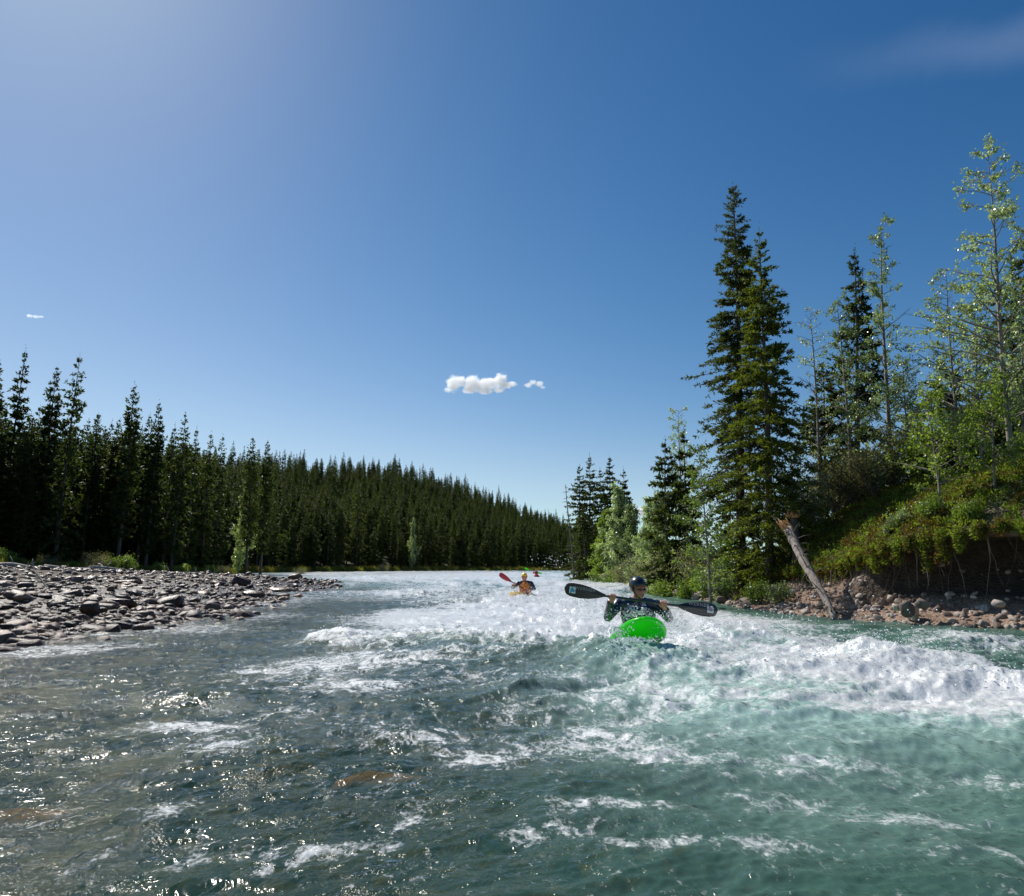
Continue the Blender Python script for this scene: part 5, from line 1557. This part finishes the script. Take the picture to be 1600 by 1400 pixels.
def paddle(P0, P1, label, mats, group=None, words=True, feather=(0, 0)):
    P0 = Vector(P0); P1 = Vector(P1); c = (P0 + P1) / 2; Lh = (P1 - P0).length / 2
    X_ = (P1 - P0).normalized(); Yv = Vector((0, 1, 0)); Yv = (Yv - X_ * Yv.dot(X_)).normalized(); Zv = X_.cross(Yv)
    root = empty('kayak_paddle', c, 0, label, 'paddle', group); root.rotation_euler = Matrix((X_, Yv, Zv)).transposed().to_euler()
    s_ = MB(); s_.tube(np.array([[-Lh + .40, 0, 0], [0, 0, 0], [Lh - .40, 0, 0]]), .0155, 12); link('shaft', s_.mesh('shaft', [M_black], True), root)
    rg = np.random.RandomState(2)
    for sg, mt, ft in ((-1, mats[0], feather[0]), (1, mats[1], feather[1])):
        b = link('blade', blade_mesh(mat=mt), root); b.location = (sg * (Lh - .50), 0, 0)
        b.rotation_euler = (ft, 0, 0) if sg > 0 else (ft, 0, 0)
        if sg < 0: b.scale = (-1, 1, 1)
        if words:
            tm = link('lettering', text_mesh('WERNER', .058, M_greyprint), root)
            tm.location = (sg * (Lh - .24), -.020 if sg > 0 else -.018, .048); tm.rotation_euler = (math.radians(90), 0, 0 if sg > 0 else 0)
            if sg < 0: tm.location = (sg * (Lh - .24), -.022, .045)
            tm.parent = root
            st_ = sticker(root, sg * (Lh - .095), .012, -.004 if sg > 0 else -.004, .075, .08, [M_redp, M_tealp, M_greyprint, M_black] if sg > 0 else [M_cyan, M_white, M_tealp, M_cyan], rg)
            # lift onto the curved blade face
            xx = (Lh - .095 - (Lh - .5)) / .5; st_.location = (0, .05 * xx * xx - .018, 0)
            xx = (Lh - .24 - (Lh - .5)) / .5; tm.location.y = .05 * xx * xx - .020
            for q_ in (st_, tm):
                q_.parent = b; q_.name = q_.name
                q_.location.x = q_.location.x - sg * (Lh - .50); 
                if sg < 0:
                    q_.scale = (-1, 1, 1); q_.location.x = -q_.location.x
            if sg < 0:
                st_.location.x = 0 + (0); st_.scale = (1, 1, 1)
                st_.location.x = (Lh - .095) - (-(Lh - .095)) - (Lh - .50) if False else (Lh - .095) + (Lh - .095) - (Lh - .50)
            else:
                st_.location.x = -(Lh - .50)
    return root


def kayak(loc, rot, mat, label, L=1.22, group=None, skirt=True):
    root = empty('kayak', loc, 0, label, 'kayak', group); root.rotation_euler = rot
    n, k = 44, 28; V = []
    t_ = np.sin(np.linspace(-1, 1, n) * math.pi / 2)
    for t0 in t_:
        e = max(1 - abs(t0) ** 2.8, 1e-4)
        w = .335 * e ** .52; top = .095 * e ** .45 * (1 + .10 * (t0 < 0) * abs(t0)); bot = -.095 * e ** .42; rk = .12 * abs(t0) ** 2.2
        for j in range(k):
            th = j / k * 2 * math.pi; c, s = math.cos(th), math.sin(th)
            ex = .80 if s > 0 else .55
            x = w * math.copysign(abs(c) ** ex, c); z = (top * abs(s) ** .7 if s > 0 else bot * abs(s) ** .55)
            if s > 0: x *= 1 - .12 * s
            V.append((x, t0 * L, z + rk))
    i = np.arange(n * k).reshape(n, k); j = np.roll(i, -1, 1)
    F = np.stack([i[:-1], j[:-1], j[1:], i[1:]], -1).reshape(-1, 4)
    V.append((0, -L, .12)); V.append((0, L, .12)); caps = [(i[0, q], i[0, (q + 1) % k], n * k) for q in range(k)] + [(i[-1, (q + 1) % k], i[-1, q], n * k + 1) for q in range(k)]
    hl = link('hull', mesh_np('hull', V, [F[:, ::-1], np.array(caps)[:, ::-1]], [mat], True), root)
    cm = MB(); th = np.linspace(0, 2 * math.pi, 29); ring = np.stack([.245 * np.cos(th), .08 + .40 * np.sin(th), .125 + .0 * th + .01 * np.cos(th) ** 2], 1); cm.tube(ring, .014, 8, False)
    link('cockpit_rim', cm.mesh('cockpit_rim', [M_neo], True), root)
    if skirt:
        rr = np.linspace(0, 1, 8); R2, T2 = np.meshgrid(rr, th, indexing='ij')
        V = np.stack([.245 * R2 * np.cos(T2), .08 + .40 * R2 * np.sin(T2),   .132 + .09 * (1 - R2) ** 1.5], -1).reshape(-1, 3)
        link('spray_skirt', mesh_np('spray_skirt', V, grid_faces(8, 29), [M_neo], True), root)
    for sg in (-1, 1):
        h = MB(); h.tube(np.array([[-.06, sg * (L - .24), .130], [-.045, sg * (L - .24), .175], [.045, sg * (L - .24), .175], [.06, sg * (L - .24), .130]]), .012, 6); link('grab_handle', h.mesh('grab_handle', [M_black], True), root)
    return root


# near kayaker
D0 = 9.0
org = at(998, 1000, D0)
def rel(px, py, d, o=org): return tuple(at(px, py, d) - o)
J = dict(head=rel(997, 920, D0 - .04), neck=rel(994, 940, D0 + .02), sl=rel(967, 944, D0), sr=rel(1026, 945, D0), el=rel(950, 964, D0 - .12), er=rel(1045, 966, D0 - .12), wl=rel(954, 941, 8.62), wr=rel(1040, 953, 8.62),
         gl=rel(957.5, 932.5, 8.5), gr=rel(1036.5, 943.5, 8.5), hip=rel(998, 988, D0 + .06))
person(org, J, 'kayaker in black helmet and dark splashed jacket gripping a black paddle', (.12, 0, .42), vest=M_vest, jacket=M_navy, helmet=M_black, group='kayakers on the river', glasses=True)
A = at(882, 922, 8.5); B = at(1123, 955.5, 8.5)
paddle(A, B, 'black double-bladed paddle with WERNER lettering held by the near kayaker', (M_brownblade, M_carbon), 'paddles', True, (.25, -.1))
kayak(at(994, 985, 9.0) + Vector((0, .05, -.095)), (math.radians(-8.5), math.radians(-5), math.radians(-4)), M_green, 'bright green kayak with its bow raised over the wave in front', group='kayaks')

# second kayaker
D1 = 24.0
org = at(820, 924, D1)
R1 = lambda px, py, d: tuple(at(px, py, d) - org)
J = dict(head=R1(819.5, 902, D1 - .05), neck=R1(820, 909, D1), sl=R1(810, 911, D1), sr=R1(830, 911, D1), el=R1(801, 918, D1 - .1), er=R1(835, 920, D1 - .1), wl=R1(802, 914, D1 - .38), wr=R1(829, 921, D1 - .4),
         gl=R1(804.5, 911.5, D1 - .5), gr=R1(828, 925, D1 - .5), hip=R1(820, 930, D1 + .05))
person(org, J, 'kayaker in yellow helmet and orange life vest further upstream', (.1, 0, -.1), vox=.011, vest=M_orange, jacket=M_navy, helmet=M_helmy, group='kayakers on the river')
A = at(779.5, 897.5, D1 - .5); B = at(779.5 + 80, 897.5 + 46, D1 - .5)
paddle(A, B, 'paddle with a red blade raised to the left by the kayaker in the yellow helmet', (M_red, M_red), 'paddles', False, (.3, 0))
kayak(at(819, 926, D1) + Vector((0, 0, -.19)), (math.radians(-5), 0, math.radians(-17)), M_yellow, 'yellow kayak mostly hidden in white water upstream', group='kayaks')

# third, far away
D2 = 75.0
org = at(838, 898, D2)
R2_ = lambda px, py, d: tuple(at(838 + (px - 838) * .613, 895.5 + (py - 895.5) * .613, d) - org)
J = dict(head=R2_(838, 889.0, D2), neck=R2_(838, 891.8, D2), sl=R2_(833.5, 893.3, D2), sr=R2_(842.5, 893.3, D2), el=R2_(830, 896, D2 - .1), er=R2_(846, 896, D2 - .1), wl=R2_(830, 893.5, D2 - .36), wr=R2_(845, 897, D2 - .36),
         gl=R2_(830, 892.3, D2 - .45), gr=R2_(844, 898, D2 - .45), hip=R2_(838, 900, D2 + .05))
person(org, J, 'tiny distant kayaker in a dull red jacket at the top of the rapids', (0, 0, 0), vox=.02, vest=M_dkred, jacket=M_dkred, helmet=M_dkred, group='kayakers on the river')
paddle(at(819.5, 887.5, D2 - .45), at(847, 896.5, D2 - .45), 'tiny distant paddle with a green blade above the yellow helmet', (M_green, M_green), 'paddles', False)
kayak(at(838, 898, D2) + Vector((0, 0, -.25)), (math.radians(-6), 0, 0), M_dkred, 'distant dark red kayak low in the rapids', group='kayaks')

# ------------------------------------------------------------------ spray
def mat_drop():
    m, t = newmat('spray_water')
    p = t.a('ShaderNodeBsdfPrincipled', i={'Base Color': (.85, .88, .9, 1), 'Roughness': .12})
    tr = t.a('ShaderNodeBsdfTranslucent', i={'Color': (.8, .85, .86, 1)})
    mx = t.a('ShaderNodeMixShader', i={0: .6, 1: p.outputs[0], 2: tr.outputs[0]})
    finish(t, mx.outputs[0]); return m


M_drop = mat_drop()
dm = []
for k in range(3):
    V, F = ico(1); V = V * np.array([1, 1, 1 + .5 * k]) * (1 + .3 * pn(V[:, 0] * 2 + k, V[:, 1] * 2, k))[:, None]; dm.append(mesh_np('droplet', V, F, [M_drop], True))
rs = np.random.RandomState(41)
Xw, Yw, Zw = WATER
wgt = np.clip(FOAM - .45, 0, 1.2) ** 1.5 * np.clip(HS * 5, .03, 1) * ((Yw > 3.5) & (Yw < 30)) * np.gradient(WR)[:, None] * (Yw + 2)
wgt = wgt.ravel(); wgt /= wgt.sum()
n = 10000
ii = rs.choice(len(wgt), n, p=wgt)
hgt = rs.exponential(.06, n) * (1 + 1.3 * np.clip(HS.ravel()[ii] * 4, 0, 1))
P = np.stack([Xw.ravel()[ii] + rs.randn(n) * .03, Yw.ravel()[ii] + rs.randn(n) * .05, Zw.ravel()[ii] + hgt], 1)
sz = .003 + .006 * rs.rand(n) ** 2 + .012 * (rs.rand(n) < .12) * np.exp(-hgt / .05)
# bursts in front of the near kayaker's chest and against the dark forest
ex = []
for (px, py, rx, ry, d0, d1, c) in [(990, 960, 42, 10, 8.3, 8.75, 420), (866, 876, 30, 12, 9.5, 14, 70), (1045, 972, 24, 14, 7.7, 8.4, 260), (958, 985, 26, 9, 7.6, 8.2, 300), (1000, 1000, 46, 5, 7.4, 7.7, 260), (1120, 975, 50, 14, 8, 10.5, 160), (1230, 965, 60, 20, 8, 11, 120), (900, 950, 60, 20, 8.5, 11, 260)]:
    for _ in range(c):
        q = at(px + rs.randn() * rx * .55, py + rs.randn() * ry * .55, d0 + (d1 - d0) * rs.rand()); ex.append(tuple(q))
ex = np.array(ex); P = np.vstack([P, ex]); sz = np.concatenate([sz, .002 + .007 * rs.rand(len(ex)) ** 2]); n = len(P)
o = scatter('spray_droplets', dm, P, rs.rand(n, 3) * 6, sz, rs.randint(0, 3, n))
tag(o, 'spray thrown up by the breaking waves around the kayakers')
